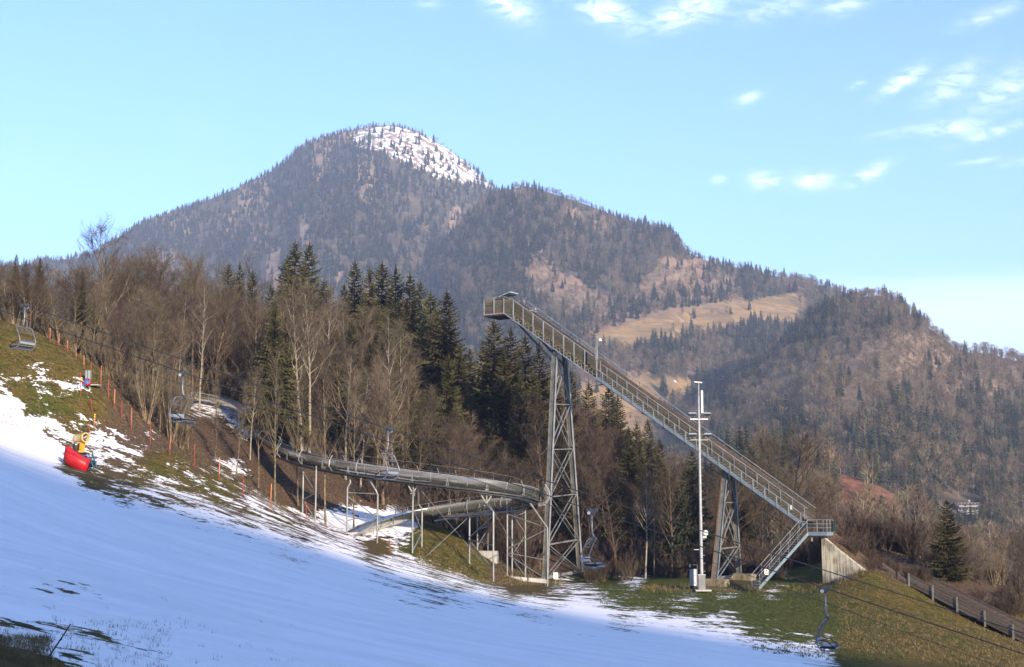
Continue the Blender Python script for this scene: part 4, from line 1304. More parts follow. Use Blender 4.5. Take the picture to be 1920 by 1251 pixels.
# stair down from the landing
SB = W(1423, 1104, 116.2); STp = PO(LX + .05, .02, .1)
sd3 = (SB - STp); sdh = Vector((sd3.x, sd3.y, 0)).normalized(); sn = Vector((-sdh.y, sdh.x, 0))
if sn.y < 0: sn = -sn
stair = MB().beam(STp, SB, .05, .26).build('stair_stringer', BLUEST, jump)
MB().beam(STp + sn * .8, SB + sn * .8, .05, .26).build('stair_stringer', STEEL_D, jump)
for k in range(22):
    c = STp.lerp(SB, (k + .5) / 22) + sn * .4
    MB().box(c, (.22, .76, .035), (sdh, sn, UP)).build('stair_tread', STEEL, jump)
for off in (0, .8):
    MB().tube([STp + sn * off + UP * 1.15, SB + sn * off + UP * 1.05], .024, 6).build('stair_rail', STEEL_L, jump)
    MB().tube([STp + sn * off + UP * .68, SB + sn * off + UP * .58], .02, 6).build('stair_rail', STEEL, jump)
    for k in range(6):
        c = STp.lerp(SB, .02 + .96 * k / 5) + sn * off
        MB().beam(c, c + UP * 1.12, .04, .04, sdh).build('post', STEEL, jump)
MB().tube([PO(LX + .25, .3, -.1), PO(LX + .25, .3, -.55)], .09, 8).build('drain_stub', STEEL, jump)
sgp = STp.lerp(SB, .86) + UP * .72 - sn * .05
sgn = MB().box(sgp, (.34, .03, .48), (Vector((1, 0, 0)), Vector((0, 1, 0)), UP)).build('warning_sign', WHITE, jump)
MB().box(sgp + Vector((0, -.02, -.15)), (.26, .012, .06)).box(sgp + Vector((0, -.02, .13)), (.12, .012, .12)).build('red_print', SIGNR, sgn)
MB().box(sgp + Vector((0, -.02, -.03)), (.22, .012, .05)).build('black_print', INK, sgn)
# note: small sign high on the side of the in-run
tq = t_at(1484, -.17)
MB().box(CH(tq, -.2, .95), (.16, .02, .40), (uh, vh, UP)).build('notice', WHITE, jump)

# ------------------------------------------------------------------ concrete
def slab(name, label, cat, pts_top, zb, m):
    mb = MB()
    n = len(pts_top)
    mb.add([tuple(p) for p in pts_top] + [(p[0], p[1], zb) for p in pts_top],
           [tuple(range(n))[::-1] if False else tuple(range(n))] + [tuple(range(2 * n - 1, n - 1, -1))] + [(i, n + i, n + (i + 1) % n, (i + 1) % n) for i in range(n)])
    o = mb.build(name, m)
    return tag(o, label, cat)
w0 = W(1540, 1004, 121.6)
w1 = w0 + uh * 4.1
tip = W(1622, 1066, w1.y)
wt_ = []
nW = 9
mb = MB()
th = vh * .55
zb = w0.z - 5.6
fr, bk = [], []
for i in range(nW):
    f = i / (nW - 1)
    p = w0 + uh * (4.1 * f)
    z = w0.z + (tip.z - .4 - w0.z) * (f ** .93)
    fr.append(Vector((p.x, p.y, z)))
vs_, fs_ = [], []
for p in fr:
    q = p + th
    vs_ += [p, (p.x, p.y, zb), q, (q.x, q.y, zb)]
for i in range(nW - 1):
    a, b = 4 * i, 4 * i + 4
    fs_ += [(a, a + 1, b + 1, b), (a + 3, a + 2, b + 2, b + 3), (a, b, b + 2, a + 2)]
fs_ += [(0, 2, 3, 1), (4 * nW - 4, 4 * nW - 3, 4 * nW - 1, 4 * nW - 2)]
mb.add(vs_, fs_)
tag(mb.build('retaining_wall', CONC), 'tall streaked concrete retaining wall with a sloping top under the landing', 'wall')
def block(name, px, py, Y, d, rot, label, m=CONCB, h=.8):
    p = W(px, py, Y)
    ax = (Vector((math.cos(rot), math.sin(rot), 0)), Vector((-math.sin(rot), math.cos(rot), 0)), UP)
    mb = MB()
    hx, hy = d[0] / 2, d[1] / 2
    bev = .05
    z0, z1 = p.z - .5, p.z + h
    rings = []
    for (ins, z) in ((0, z0), (0, z1 - bev), (bev, z1)):
        rings.append([p + ax[0] * (sx * (hx - ins)) + ax[1] * (sy * (hy - ins)) + UP * (z - p.z) for (sx, sy) in ((-1, -1), (1, -1), (1, 1), (-1, 1))])
    vv = [v for r in rings for v in r]
    ff = [(3, 2, 1, 0), (8, 9, 10, 11)]
    for r in range(2):
        for k in range(4):
            ff.append((r * 4 + k, r * 4 + (k + 1) % 4, r * 4 + 4 + (k + 1) % 4, r * 4 + 4 + k))
    mb.add(vv, ff)
    return tag(mb.build(name, m), label, 'foundation')
ru = math.atan2(uh.y, uh.x)
block('concrete_foundation', 1345, 1103, 122.0, (1.9, 1.0), ru, 'low brown concrete block beside the floodlight mast', CONCB, .78)
block('concrete_foundation', 1393, 1098, 127.5, (2.1, 1.2), ru, 'mossy concrete block under the right leg of the small trestle', CONCB, 1.05)
block('concrete_foundation', 1112, 1086, 143.0, (2.2, 1.2), ru, 'dark concrete block under the right leg of the tall tower', CONCB, .75)
block('concrete_foundation', 916, 1046, 127.0, (1.7, 1.0), -.15, 'pale concrete block under the rear toboggan trestle', CONCL, .62)
block('concrete_foundation', 552, 958, 127.0, (.6, .5), -.15, 'small concrete footing at the foot of the leafy bank', CONCL, .8)
kb = MB()
kp = [W(838, 1076, 121), W(905, 1080, 121.5), W(965, 1084, 122.2), W(1026, 1089, 123.5)]
for i in range(3):
    kb.beam(kp[i] + UP * -.05, kp[i + 1] + UP * -.05, .3, .36)
tag(kb.build('concrete_kerb', CONCL), 'long pale concrete kerb lying on the grass below the toboggan trestles', 'kerb')

# earth bank filled up behind the retaining wall, carrying the landing hill
bs = np.linspace(0.05, 24, 60); bv = np.concatenate([[0.0], np.linspace(.12, 9, 26)])
BS, BV = np.meshgrid(bs, bv)
ox, oy = w0.x + th.x * .9, w0.y + th.y * .9
BX = ox + uh.x * BS + vh.x * BV; BY = oy + uh.y * BS + vh.y * BV
bt0 = W(1705, 1098, 117.4).z
topz = np.interp(BS, [0, 4.1, 8.4, 24], [w0.z - .05, tip.z - .45, bt0 + .1, bt0 + .1 - 8.0])
BZ = np.where(BV < .05, -12, topz + .45 * np.sin(np.clip(BV / 4.5, 0, 1) * 3.1416) * np.clip(1.2 - BS / 9, 0, 1) - .75 * np.clip(BV - 2.6, 0, 9) + .35 * (fbm(BX * .7, BY * .7, 61, 4) - .5))
eb = meshobj('earth_bank', grid_mesh('earth_bank', BX, BY, BZ, [GROUND], {'snow': np.full(BX.shape, .12), 'green': np.zeros(BX.shape), 'litter': np.full(BX.shape, 1.0)}))
tag(eb, 'brushy earth bank behind the concrete retaining wall', kind='structure')

# ------------------------------------------------------------------ timber barrier on the landing hill
bar = thing('timber_barrier', 'long weathered timber barrier with steel posts running down the landing hill', 'barrier', tuple(W(1800, 1140, 115.5)))
b0 = W(1655, 1062, 118.6); b1 = W(1705, 1098, 117.4); b2 = W(1960, 1226, 109.5)
def BL(f): return b1.lerp(b2, f)
nvec = vh
npst = 7
for k in range(npst):
    f = [0.0, .187, .372, .577, .78, .985, 1.02][k]
    if k == 6: continue
    p = BL(f)
    MB().beam(p - nvec * .07 + UP * -.25, p - nvec * .07 + UP * 1.02, .11, .13, uh).build('post', STEEL, bar)
for k in range(4):
    z = .12 + .25 * k
    cuts = [0, .187, .372, .577, .78, 1.02]
    for i in range(5):
        MB().beam(BL(cuts[i] + .001) + UP * (z + rg.uniform(-.012, .012)), BL(cuts[i + 1] - .001) + UP * z, .045, .19).build('plank', WOODB if k != 1 else WOOD, bar)
for k in range(2):
    MB().beam(b0 + UP * (.02 + .2 * k), b1 + UP * (.05 + .2 * k), .05, .16).build('plank', WOODB, bar)
MB().beam(b0.lerp(b1, .6) - nvec * .07 + UP * -.3, b0.lerp(b1, .6) - nvec * .07 + UP * .5, .1, .12, uh).build('post', WOODB, bar)
# track surface and far side boards
ntb = 9
for k in range(ntb):
    o_ = .25 + 2.6 * (k + .5) / ntb
    MB().box((BL(.02) + BL(1.02)) / 2 + nvec * o_ + UP * (.34 + .006 * (k % 2)), ((b2 - b1).length, 2.6 / ntb - .02, .05), ((b2 - b1).normalized(), nvec, UP)).build('track_board', WOODB, bar)
for k in range(3):
    MB().beam(BL(.02) + nvec * 2.95 + UP * (.5 + .24 * k), BL(1.02) + nvec * 2.95 + UP * (.5 + .24 * k), .045, .20).build('plank', WOODB, bar)

# ------------------------------------------------------------------ floodlight mast and cabinets
mbase = W(1316, 1107, 117.0)
mast = thing('floodlight_mast', 'tall white floodlight mast with four lamps and antennas', 'floodlight mast', tuple(mbase))
mh = (W(1308, 715, 117.0) - mbase).z
mx, my = mbase.x, mbase.y
def MP(z, x=0, y=0): return Vector((mx + x, my + y, mbase.z + z))
MB().tube([MP(-.3), MP(0), MP(mh * .33), MP(mh * .66), MP(mh * .93)], [.15, .15, .125, .10, .075], 14).build('pole', GREYW, mast, True)
for zc in (mh * .33, mh * .66):
    MB().tube([MP(zc - .05), MP(zc + .05)], .15 if zc < mh * .5 else .12, 14).build('collar', STEEL_L, mast)
MB().tube([MP(mh * .93), MP(mh)], .06, 8).build('antenna_pole', STEEL, mast)
MB().beam(MP(mh - .05, -.35), MP(mh - .12, .30), .09, .09).build('top_antenna', WHITE, mast)
for k in range(16):
    z = .9 + k * .66
    MB().beam(MP(z, .1), MP(z, .34 - .006 * k), .03, .03).build('rung', STEEL, mast)
MB().box(MP(mh - 1.75, .27, -.1), (.16, .14, 1.9)).build('antenna_panel', WHITE, mast)
MB().beam(MP(mh - 1.0, .0), MP(mh - 1.0, .3), .05, .05).beam(MP(mh - 2.5, .0), MP(mh - 2.5, .3), .05, .05).build('antenna_bracket', STEEL, mast)
for (py, sgn_) in ((786, 1), (825, 1)):
    zc = (W(1310, py, 117.0) - mbase).z
    MB().beam(MP(zc, -.75), MP(zc, .75), .08, .08).build('crossarm', WHITE if py < 800 else STEEL, mast)
    for sx in (-.62, .62):
        fl_ = MB()
        c = MP(zc + .36, sx + (.06 if sx < 0 else .06), -.12)
        tilt = R(25)
        ax = (Vector((1, 0, 0)), Vector((0, math.cos(tilt), -math.sin(tilt))), Vector((0, math.sin(tilt), math.cos(tilt))))
        X_, Y_, Z_ = ax
        # shallow housing with a sloping front
        q = [(-.36, -.22, .0), (.36, -.22, .0), (.36, .24, .0), (-.36, .24, .0), (-.26, -.06, .20), (.26, -.06, .20), (.26, .24, .20), (-.26, .24, .20)]
        fl_.add([c + X_ * a + Y_ * b + Z_ * d for (a, b, d) in q], [(3, 2, 1, 0), (4, 5, 6, 7), (0, 1, 5, 4), (1, 2, 6, 5), (2, 3, 7, 6), (3, 0, 4, 7)])
        f_ = fl_.build('floodlight', GREYP, mast)
        MB().box(c + Y_ * -.01 + Z_ * -.02, (.62, .38, .02), ax).build('lens', GLASS, f_)
        MB().beam(c + X_ * -.2 + Z_ * -.02, MP(zc, sx - .14), .03, .03).beam(c + X_ * .2 + Z_ * -.02, MP(zc, sx + .26), .03, .03).build('yoke', STEEL, f_)
zc = (W(1316, 1000, 117.0) - mbase).z
MB().lathe([(.0, -.2), (.22, -.2), (.25, 0), (.16, .14), (0, .16)], MP(zc + .02, .38, -.15), (.5, -1, 0), 14).build('loudspeaker', WHITE, mast, True)
MB().box(MP(zc - .1, .30, .0), (.3, .2, .6)).build('junction_box', GREYP, mast)
MB().beam(MP(zc - 1.35, -.6), MP(zc - 1.35, -.18), .04, .04).build('side_spike', WHITE, mast)
cb = W(1300, 1101, 118.5)
cab = thing('control_cabinet', 'tall pale grey hexagonal cabinet left of the mast foot', 'cabinet', tuple(cb))
def hexa(mb, c, rx, ry, z0, z1):
    ring = [(-1, -.35), (-.35, -1), (.6, -.8), (1, -.1), (.6, .8), (-.6, .8)]
    n = 6
    mb.add([c + Vector((x * rx, y * ry, z0)) for x, y in ring] + [c + Vector((x * rx, y * ry, z1)) for x, y in ring],
           [tuple(range(n))[::-1], tuple(range(n, 2 * n))] + [(i, (i + 1) % n, n + (i + 1) % n, n + i) for i in range(n)])
    return mb
hexa(MB(), cb, .31, .3, .12, 1.5).build('body', GREYP, cab)
hexa(MB(), cb, .28, .28, -.1, .12).build('plinth', BLACK, cab)
hexa(MB(), cb, .33, .32, 1.5, 1.58).build('lid', BLACK, cab)
MB().tube([cb + Vector((.35, 0, 0)), cb + Vector((.35, 0, 1.85)), cb + Vector((0, 0, 1.85))], .025, 6).build('pipe', STEEL, cab)
MB().box(cb + Vector((-.27, -.1, 1.78)), (.11, .1, .2)).build('sensor', WHITE, cab)
c2_ = W(1315.5, 1105, 115.8)
cab2 = thing('power_cabinet', 'low square grey cabinet in front of the mast foot', 'cabinet', tuple(c2_))
MB().box(c2_ + UP * .54, (.58, .5, 1.22)).build('body', GREYD, cab2)
MB().box(c2_ + UP * 1.18, (.64, .56, .06)).build('roof', GREYP, cab2)
MB().box(c2_ + Vector((0, -.262, .55)), (.5, .02, 1.05)).build('door', GREYD, cab2)
MB().box(c2_ + UP * -.08 + Vector((.1, -.1, 0)), (1.3, .9, .12)).build('base_slab', CONCL, cab2)
# warning sign beside the tower
sp_ = W(1042, 1090, 122.5)
sg = thing('warning_sign', 'small white warning sign with red print on the grass beside the tall tower', 'sign', tuple(sp_))
MB().beam(sp_ + UP * -.2, sp_ + UP * .5, .04, .04).build('stake', STEEL, sg)
pnl = MB().box(sp_ + UP * .48 + Vector((0, -.04, 0)), (.40, .03, .55)).build('panel', WHITE, sg)
MB().beam(sp_ + Vector((-.13, -.065, .40)), sp_ + Vector((.13, -.065, .64)), .012, .05, (0, 1, 0)).beam(sp_ + Vector((-.13, -.068, .64)), sp_ + Vector((.13, -.068, .40)), .012, .05, (0, 1, 0)).build('red_print', SIGNR, pnl)
MB().box(sp_ + Vector((0, -.062, .29)), (.3, .012, .06)).build('black_print', INK, pnl)

# ------------------------------------------------------------------ toboggan run
TOB = [(345, 744, 150), (372, 744, 150.5), (402, 749, 150), (430, 758, 149), (452, 770, 147), (470, 787, 144), (481, 806, 140), (496, 824, 135.5), (525, 842, 129.5), (572, 859, 124), (640, 873, 120.2),
       (700, 882, 118.4), (760, 890, 117.2), (820, 897.5, 116.3), (880, 905, 115.8), (935, 912.5, 116.2), (972, 919, 117.2), (994, 926, 118.8), (1000, 933, 121), (990, 939, 123.4), (965, 942, 125.2),
       (930, 944.5, 126.2), (870, 951, 127), (800, 962, 126.6), (740, 975, 125), (705, 986, 123.2), (680, 996, 121.4), (660, 1008, 119.6), (646, 1020, 117.8)]
tw = [W(*c) - UP * .40 for c in TOB]
def catmull(P, n):
    out = []
    for i in range(len(P) - 1):
        p0, p1, p2, p3 = P[max(i - 1, 0)], P[i], P[i + 1], P[min(i + 2, len(P) - 1)]
        for k in range(n):
            t = k / n
            out.append(.5 * ((2 * p1) + (p2 - p0) * t + (2 * p0 - 5 * p1 + 4 * p2 - p3) * t * t + (3 * p1 - p0 - 3 * p2 + p3) * t ** 3))
    out.append(P[-1])
    return out
tc_ = catmull(tw, 6)
# resample by length
cum = [0]
for i in range(1, len(tc_)): cum.append(cum[-1] + (tc_[i] - tc_[i - 1]).length)
TL = cum[-1]
def tob(s):
    s = min(max(s, 0), TL - 1e-4)
    i = int(np.searchsorted(cum, s, 'right')) - 1
    f = (s - cum[i]) / (cum[i + 1] - cum[i])
    p = tc_[i].lerp(tc_[i + 1], f)
    d = (tc_[min(i + 2, len(tc_) - 1)] - tc_[max(i - 1, 0)]).normalized()
    return p, d
def s_near(px, lo, hi):
    best = None
    s = lo
    while s < hi:
        a, b = PX(tob(s)[0])
        if best is None or abs(a - px) < best[0]: best = (abs(a - px), s)
        s += .1
    return best[1]
SH = None
for i in range(200):
    s = TL * i / 199
    if SH is None or tob(s)[0].x > SH[0]: SH = (tob(s)[0].x, s)
S_TURN = SH[1]
run = thing('toboggan_run', 'raised steel summer toboggan run curving back on itself on lattice trestles', 'toboggan run', tuple(W(880, 1060, 119)))
def side_of(d): return Vector((-d.y, d.x, 0)).normalized()
RAD = .80
RWID = .62
def trough(s0, s1, step, name, m, r, a0, a1, n, zoff=0.0, flip=False):
    mb = MB()
    ss = np.linspace(s0, s1, max(2, int((s1 - s0) / step)))
    rows = []
    for s in ss:
        p, d = tob(s)
        sd = side_of(d); nn = d.cross(sd) * 1.0
        if nn.z < 0: nn = -nn
        row = []
        for k in range(n + 1):
            a = a0 + (a1 - a0) * k / n
            row.append(p + sd * (math.sin(a) * r * RWID / RAD) + nn * (RAD - math.cos(a) * r + zoff))
        rows.append(row)
    vs_ = [v for r_ in rows for v in r_]
    fs_ = []
    for i in range(len(rows) - 1):
        for k in range(n):
            a = i * (n + 1) + k
            fs_.append((a, a + 1, a + n + 2, a + n + 1))
    mb.add(vs_, fs_)
    return mb
# the channel is made of sections about two metres long, each a piece with a joint rib
nsec = int(TL / 3.0)
for i in range(nsec):
    s0, s1 = TL * i / nsec, TL * (i + 1) / nsec
    lower = s0 > S_TURN
    mb = trough(s0, s1, .5, 'c', None, RAD, R(-88), R(88), 14)
    o1 = trough(s0, s1, .5, 'c', None, RAD + .035, R(88), R(-88), 14)
    mb.add(o1.v, o1.f)
    c = mb.build('channel_section', CHUTE, run, True)
    rib = trough(s0 - .03, s0 + .03, .06, 'r', None, RAD + .055, R(88), R(-88), 12)
    rib.build('joint_rib', STEEL_L, c)
    for sg_ in (-1, 1):
        lip = MB()
        pts_ = []
        for s in np.linspace(s0, s1, 7):
            p, d = tob(s)
            pts_.append(p + side_of(d) * (sg_ * (RWID + .02)) + UP * (RAD + .0))
        lip.tube(pts_, .035, 6, False)
        lip.build('lip', STEEL_L if not lower else STEEL, c)
    # bracket on the near side
    p, d = tob((s0 + s1) / 2)
    sdn = side_of(d)
    if sdn.y > 0: sdn = -sdn
    bb = MB()
    for q in (-.09, .09):
        bb.beam(p + d * q + sdn * .70 + UP * -.02, p + d * q * .2 + sdn * .70 + UP * .50, .04, .03, uh)
    bb.beam(p - d * .14 + sdn * .70 + UP * -.03, p + d * .14 + sdn * .70 + UP * -.03, .04, .04)
    if PX(p)[0] > 520: bb.build('bracket', STEEL_L, run)
# walkway grating slung below the upper run
sA = s_near(520, TL * .2, S_TURN); sB = S_TURN + 1.5
def ledge(s0, s1, near, wd, z, m, name):
    mb = MB()
    ss = np.linspace(s0, s1, max(3, int((s1 - s0) / .8)))
    pr = None
    for s in ss:
        p, d = tob(s)
        sd = side_of(d)
        if (sd.y > 0) == near: sd = -sd
        a = p + sd * .35 + UP * z; b = p + sd * (.35 + wd) + UP * z
        if pr: mb.add([pr[0], pr[1], b, a, pr[0] - UP * .12, pr[1] - UP * .12, b - UP * .12, a - UP * .12],
                      [(0, 1, 2, 3), (7, 6, 5, 4), (0, 4, 5, 1), (1, 5, 6, 2), (2, 6, 7, 3), (3, 7, 4, 0)])
        pr = (a, b)
    return mb.build(name, m, run)
ledge(sA, S_TURN - 1.2, True, .30, -.10, CHUTED, 'side_walkway')
ledge(sA, S_TURN - 1.2, False, .9, -.10, CHUTED, 'side_walkway')
for off in (-.35, .35):
    mb = MB()
    pr = None
    for s in np.linspace(sA, S_TURN + 12, 40):
        p, d = tob(s)
        q = p + side_of(d) * off - UP * .26
        if pr: mb.beam(pr, q, .10, .24)
        pr = q
    mb.build('carrier_beam', STEEL_D, run)
# netting hoops (bent posts) and net wires
def hoop(s, sgn_side, hgt, parent):
    p, d = tob(s)
    sd = side_of(d)
    if (sd.y < 0) != (sgn_side < 0): sd = -sd
    a = p + sd * .55 + UP * -.2
    pts_ = [a, a + sd * .42 + UP * .45, a + sd * .34 + UP * (.45 + hgt * .55), a + sd * .04 + UP * (.45 + hgt * .95)]
    MB().tube(pts_, .035, 6).build('net_post', STEEL_L, parent)
    return pts_
for (px, lo, hi, hg, wh) in ((458, .1, 1, 1.1, 'n'), (485, .1, 1, 1.1, 'n'), (538, .2, 1, 1.1, 'n'), (578, .2, 1, 1.1, 'n'), (632, .2, 1, 1.1, 'n'), (680, .2, 1, 1.1, 'n')):
    hoop(s_near(px, TL * lo, S_TURN * hi), -1, 1.0, run)
far_tops = []
for px in (510, 530, 560, 597, 632, 668, 720, 776, 816, 850, 890, 930, 966, 992):
    pts_ = hoop(s_near(px, TL * .15, S_TURN), 1, 1.05, run)
    far_tops.append(pts_)
for k in (0, 1, 2):
    MB().tube([q[1 + min(k, 2)] + UP * (.12 * k) for q in far_tops], .012, 4, False).build('net_wire', STEEL, run)
for px in (968,):
    hoop(s_near(px, TL * .2, S_TURN), -1, .9, run)
for k, ds in enumerate((-.9, -.2, .5, 1.2)):
    p, d = tob(S_TURN + ds)
    sd = side_of(d)
    if sd.x < 0: sd = -sd
    a = p + sd * .45 + UP * -.25
    MB().tube([a, a + sd * .65 + UP * .12, a + sd * .95 + UP * .5, a + sd * .95 + UP * 1.1, a + sd * .6 + UP * 1.65], .04, 6).build('net_post', STEEL_L, run)
mb = MB()
pr = None
for ds in np.linspace(-1.3, 1.0, 7):
    p, d = tob(S_TURN + ds)
    sd = side_of(d)
    if sd.x < 0 and ds > -1.4: sd = -sd
    if ds <= -1.4 and sd.y < 0: sd = -sd
    a, b = p + sd * .8 + UP * .3, p + sd * .85 + UP * 1.25
    if pr:
        o_ = sd * .04
        mb.add([pr[0], pr[1], b, a, pr[0] + o_, pr[1] + o_, b + o_, a + o_], [(0, 1, 2, 3), (7, 6, 5, 4), (0, 4, 5, 1), (1, 5, 6, 2), (2, 6, 7, 3), (3, 7, 4, 0)])
    pr = (a, b)
mb.build('net_screen', GREENM, run)
lo_tops = []
for px in (976, 948, 915, 878, 845, 806, 770, 748):
    s = s_near(px, S_TURN + 2, TL)
    p, d = tob(s)
    sd = side_of(d)
    if sd.y < 0: sd = -sd
    a = p + sd * .7
    MB().beam(a, a + UP * 1.25, .05, .05, uh).build('net_post', STEEL, run)
    lo_tops.append(a)
    if px in (948, 878, 860):
        hoop(s, -1, .8, run)
for z in (.6, .9, 1.22):
    MB().tube([a + UP * z for a in lo_tops], .012, 4, False).build('net_wire', STEEL, run)
# trestles
def trestle(legs, rungs, name='trestle', m=STEEL, head=None, topw=None):
    """legs: list of (foot, knee, top); rungs: list of (leg, f, leg, f)"""
    fr_ = thing('trestle', None, None, tuple(legs[0][0]))
    for k in ('label', 'category'):
        if k in fr_: del fr_[k]
    fr_.parent = run
    fr_.location = Vector(legs[0][0]) - ORG[run]
    for lg in legs:
        MB().tube([lg[0] - UP * .25] + [Vector(q) for q in lg[1:]], .075, 8).build('leg', m, fr_)
    def on(i, f):
        a, b = legs[i][0], legs[i][1]
        return Vector(a).lerp(Vector(b), f)
    for (i, f, j, g) in rungs:
        MB().beam(on(i, f), on(j, g), .055, .07).build('brace', m, fr_)
    return fr_
def gz(px, py, Y):
    p = W(px, py, Y)
    return Vector((p.x, p.y, H(p.x, p.y)))
def zat(p, py):
    return Vector((p.x, p.y, W(PX(p)[0], py, p.y).z))
def under(px, lo=.15, hi=None, dz=-.35):
    s = s_near(px, TL * lo, hi or S_TURN)
    return tob(s)[0] + UP * dz
# first: two legs near px 567 and 590
a = gz(567, 975, 123.5); b = gz(591, 985, 121.5)
t1, t2 = under(570), under(588)
trestle([(a, zat(a, 880), zat(a, 873)), (b, zat(b, 880), zat(b, 874))], [(0, .93, 1, .55), (1, .55, 0, .3), (0, .3, 1, .05), (1, .05, 0, -.1)])
# second: bent legs near px 650 and 707
a = gz(650, 1008, 119.6); b = gz(707, 1030, 118.2)
trestle([(a, zat(a, 915), zat(a, 905) + Vector((.25, 0, 0)), under(655)), (b, zat(b, 928), zat(b, 918) + Vector((-.2, 0, 0)), under(690))],
        [(0, .9, 1, 1.02), (0, .82, 1, .52), (0, .28, 1, .62)])
# third: px 772 and 790
a = gz(773, 1052, 116.8); b = gz(790.5, 1058, 119.3)
ta_ = under(774)
trestle([(a, zat(a, 945), zat(a, 920), ta_ + UP * -.9 + Vector((.1, 0, 0)), ta_ + UP * -.1 + Vector((.0, 0, 0))), (b, zat(b, 955), zat(b, 945) + Vector((-.3, -.2, 0)), under(784))],
        [(0, .38, 1, .45), (0, .02, 1, .38), (1, .42, 0, .92)])
yb = MB()
for q in (-.42, .42):
    yb.beam(ta_ + UP * -.75, ta_ + Vector((q, 0, .0)), .07, .09)
    yb.beam(ta_ + UP * -.75 + Vector((q * .5, 0, 0)), ta_ + UP * -.38 + Vector((q * .02, 0, -.36)), .06, .06)
yb.build('fork', STEEL_L, run)
# fourth: px 879 and 924 with a head fork
a = gz(880, 1076, 119.0); b = gz(925, 1098, 114.2)
tb_ = under(912)
trestle([(a, zat(a, 968), tb_ + UP * -.8), (b, zat(b, 960), tb_ + UP * -.8, tb_)],
        [(0, .98, 1, .97), (0, .50, 1, .52), (0, .48, 1, .17), (0, .55, 1, .95)], m=STEEL)
yb = MB()
for q in (-.5, .5):
    yb.beam(tb_ + UP * -.8, tb_ + Vector((q, 0, .02)), .08, .10)
yb.beam(tb_ + Vector((-.55, 0, .02)), tb_ + Vector((.4, 0, .0)), .12, .12)
yb.beam(tb_ + UP * -.95 + Vector((-.2, 0, 0)), tb_ + UP * -.95 + Vector((.2, 0, 0)), .1, .1)
yb.build('fork', STEEL_L, run)
# rear of the fourth: on the concrete block, px 895 and 915
a = W(895, 1032, 127.5); b = W(915, 1028, 128.5)
trestle([(a, zat(a, 962), zat(a, 953)), (b, zat(b, 962), zat(b, 952))], [(0, .55, 1, .62), (0, .12, 1, .55), (0, .98, 1, .98)])
# fifth: the tall lattice beside the tower, px 950..1025
a = gz(951, 1081, 121.5); b = gz(960, 1083, 124.5); c_ = gz(985, 1082, 126.5); d_ = gz(1026.5, 1099, 119.5)
te = under(992, .2, S_TURN + 1, -.3)
trestle([(a, zat(a, 960), zat(a, 953), under(965, .2, S_TURN + .5, -.3)), (b, zat(b, 953), zat(b, 950)), (c_, zat(c_, 950), zat(c_, 945) + Vector((.45, -.3, .3))), (d_, zat(d_, 990), te)],
        [(0, .97, 3, 1.0), (0, .42, 3, .98), (0, .36, 3, .44), (0, .34, 3, .1), (1, .92, 2, .62), (2, .60, 1, .30), (1, .26, 2, .02), (1, .86, 2, .92), (0, 1.0, 2, 1.02)], m=STEEL)
MB().beam(under(955, .2, S_TURN, -.3), te, .12, .14).build('head_beam', STEEL_L, run)
# long stay wires
MB().tube([zat(gz(880, 1076, 119), 968), gz(800, 1060, 117)], .022, 5).tube([under(780), gz(905, 1070, 122)], .018, 5).tube([under(905), gz(1005, 1085, 124)], .018, 5).build('stay_wire', STEEL, run)
# catwalk slung under the lower run, right half
ledge(s_near(812, S_TURN + 2, TL) * 1.0 - 11.5, s_near(812, S_TURN + 2, TL), True, .5, -.35, STEEL, 'side_walkway')
# ------------------------------------------------------------------ chair lift
far_pts = [W(-260, 466, 95.5), W(46, 567, 90), W(480, 722, 83.4), W(727, 806, 80), W(1040, 908, 75.9), W(1300, 990, 73.0), W(1546, 1068, 70.6), W(1920, 1186, 67.5), W(2200, 1276, 65.4)]
near_pts = [W(-200, 512, 88.5), W(0, 578, 85.6), W(344, 703, 80.5), W(720, 840, 75.8), W(1110, 966, 71), W(1330, 1022, 69.7), W(1546, 1079, 68.4), W(1700, 1142, 67.2), W(1920, 1228, 65.6), W(2200, 1340, 63.5)]
sig_pts = [W(-200, 560, 85), W(0, 622, 83), W(300, 700, 79), W(480, 755, 77), W(727, 826, 75), W(1120, 1005, 70), W(1240, 1037, 69), W(1548, 1130, 68), W(1700, 1176, 67), W(1920, 1262, 65)]
def straighten(P):
    """a rope sags smoothly: fit a quadratic through the points in space"""
    x = np.array([p.x for p in P]); y = np.array([p.y for p in P]); z = np.array([p.z for p in P])
    return np.polyfit(x, y, 1), np.polyfit(x, z, 2), x.min(), x.max()
def rope(P, r, label):
    fy, fz, x0, x1 = straighten(P)
    pts_ = [Vector((x, np.polyval(fy, x), np.polyval(fz, x))) for x in np.linspace(x0, x1, 60)]
    mb = MB().tube(pts_, r, 6)
    # strand lay: a fine spiral wire
    return tag(mb.build('lift_cable', CABLE, None, True), label, 'cable', 'ropes of the chairlift'), fy, fz
c1, fy1, fz1 = rope(far_pts, .029, 'upper haul rope of the chairlift, farther from the viewer')
c2r, fy2, fz2 = rope(near_pts, .029, 'lower haul rope of the chairlift, nearer to the viewer')
c3, _, _ = rope(sig_pts, .014, 'thin signal cable sagging below the chairlift ropes')
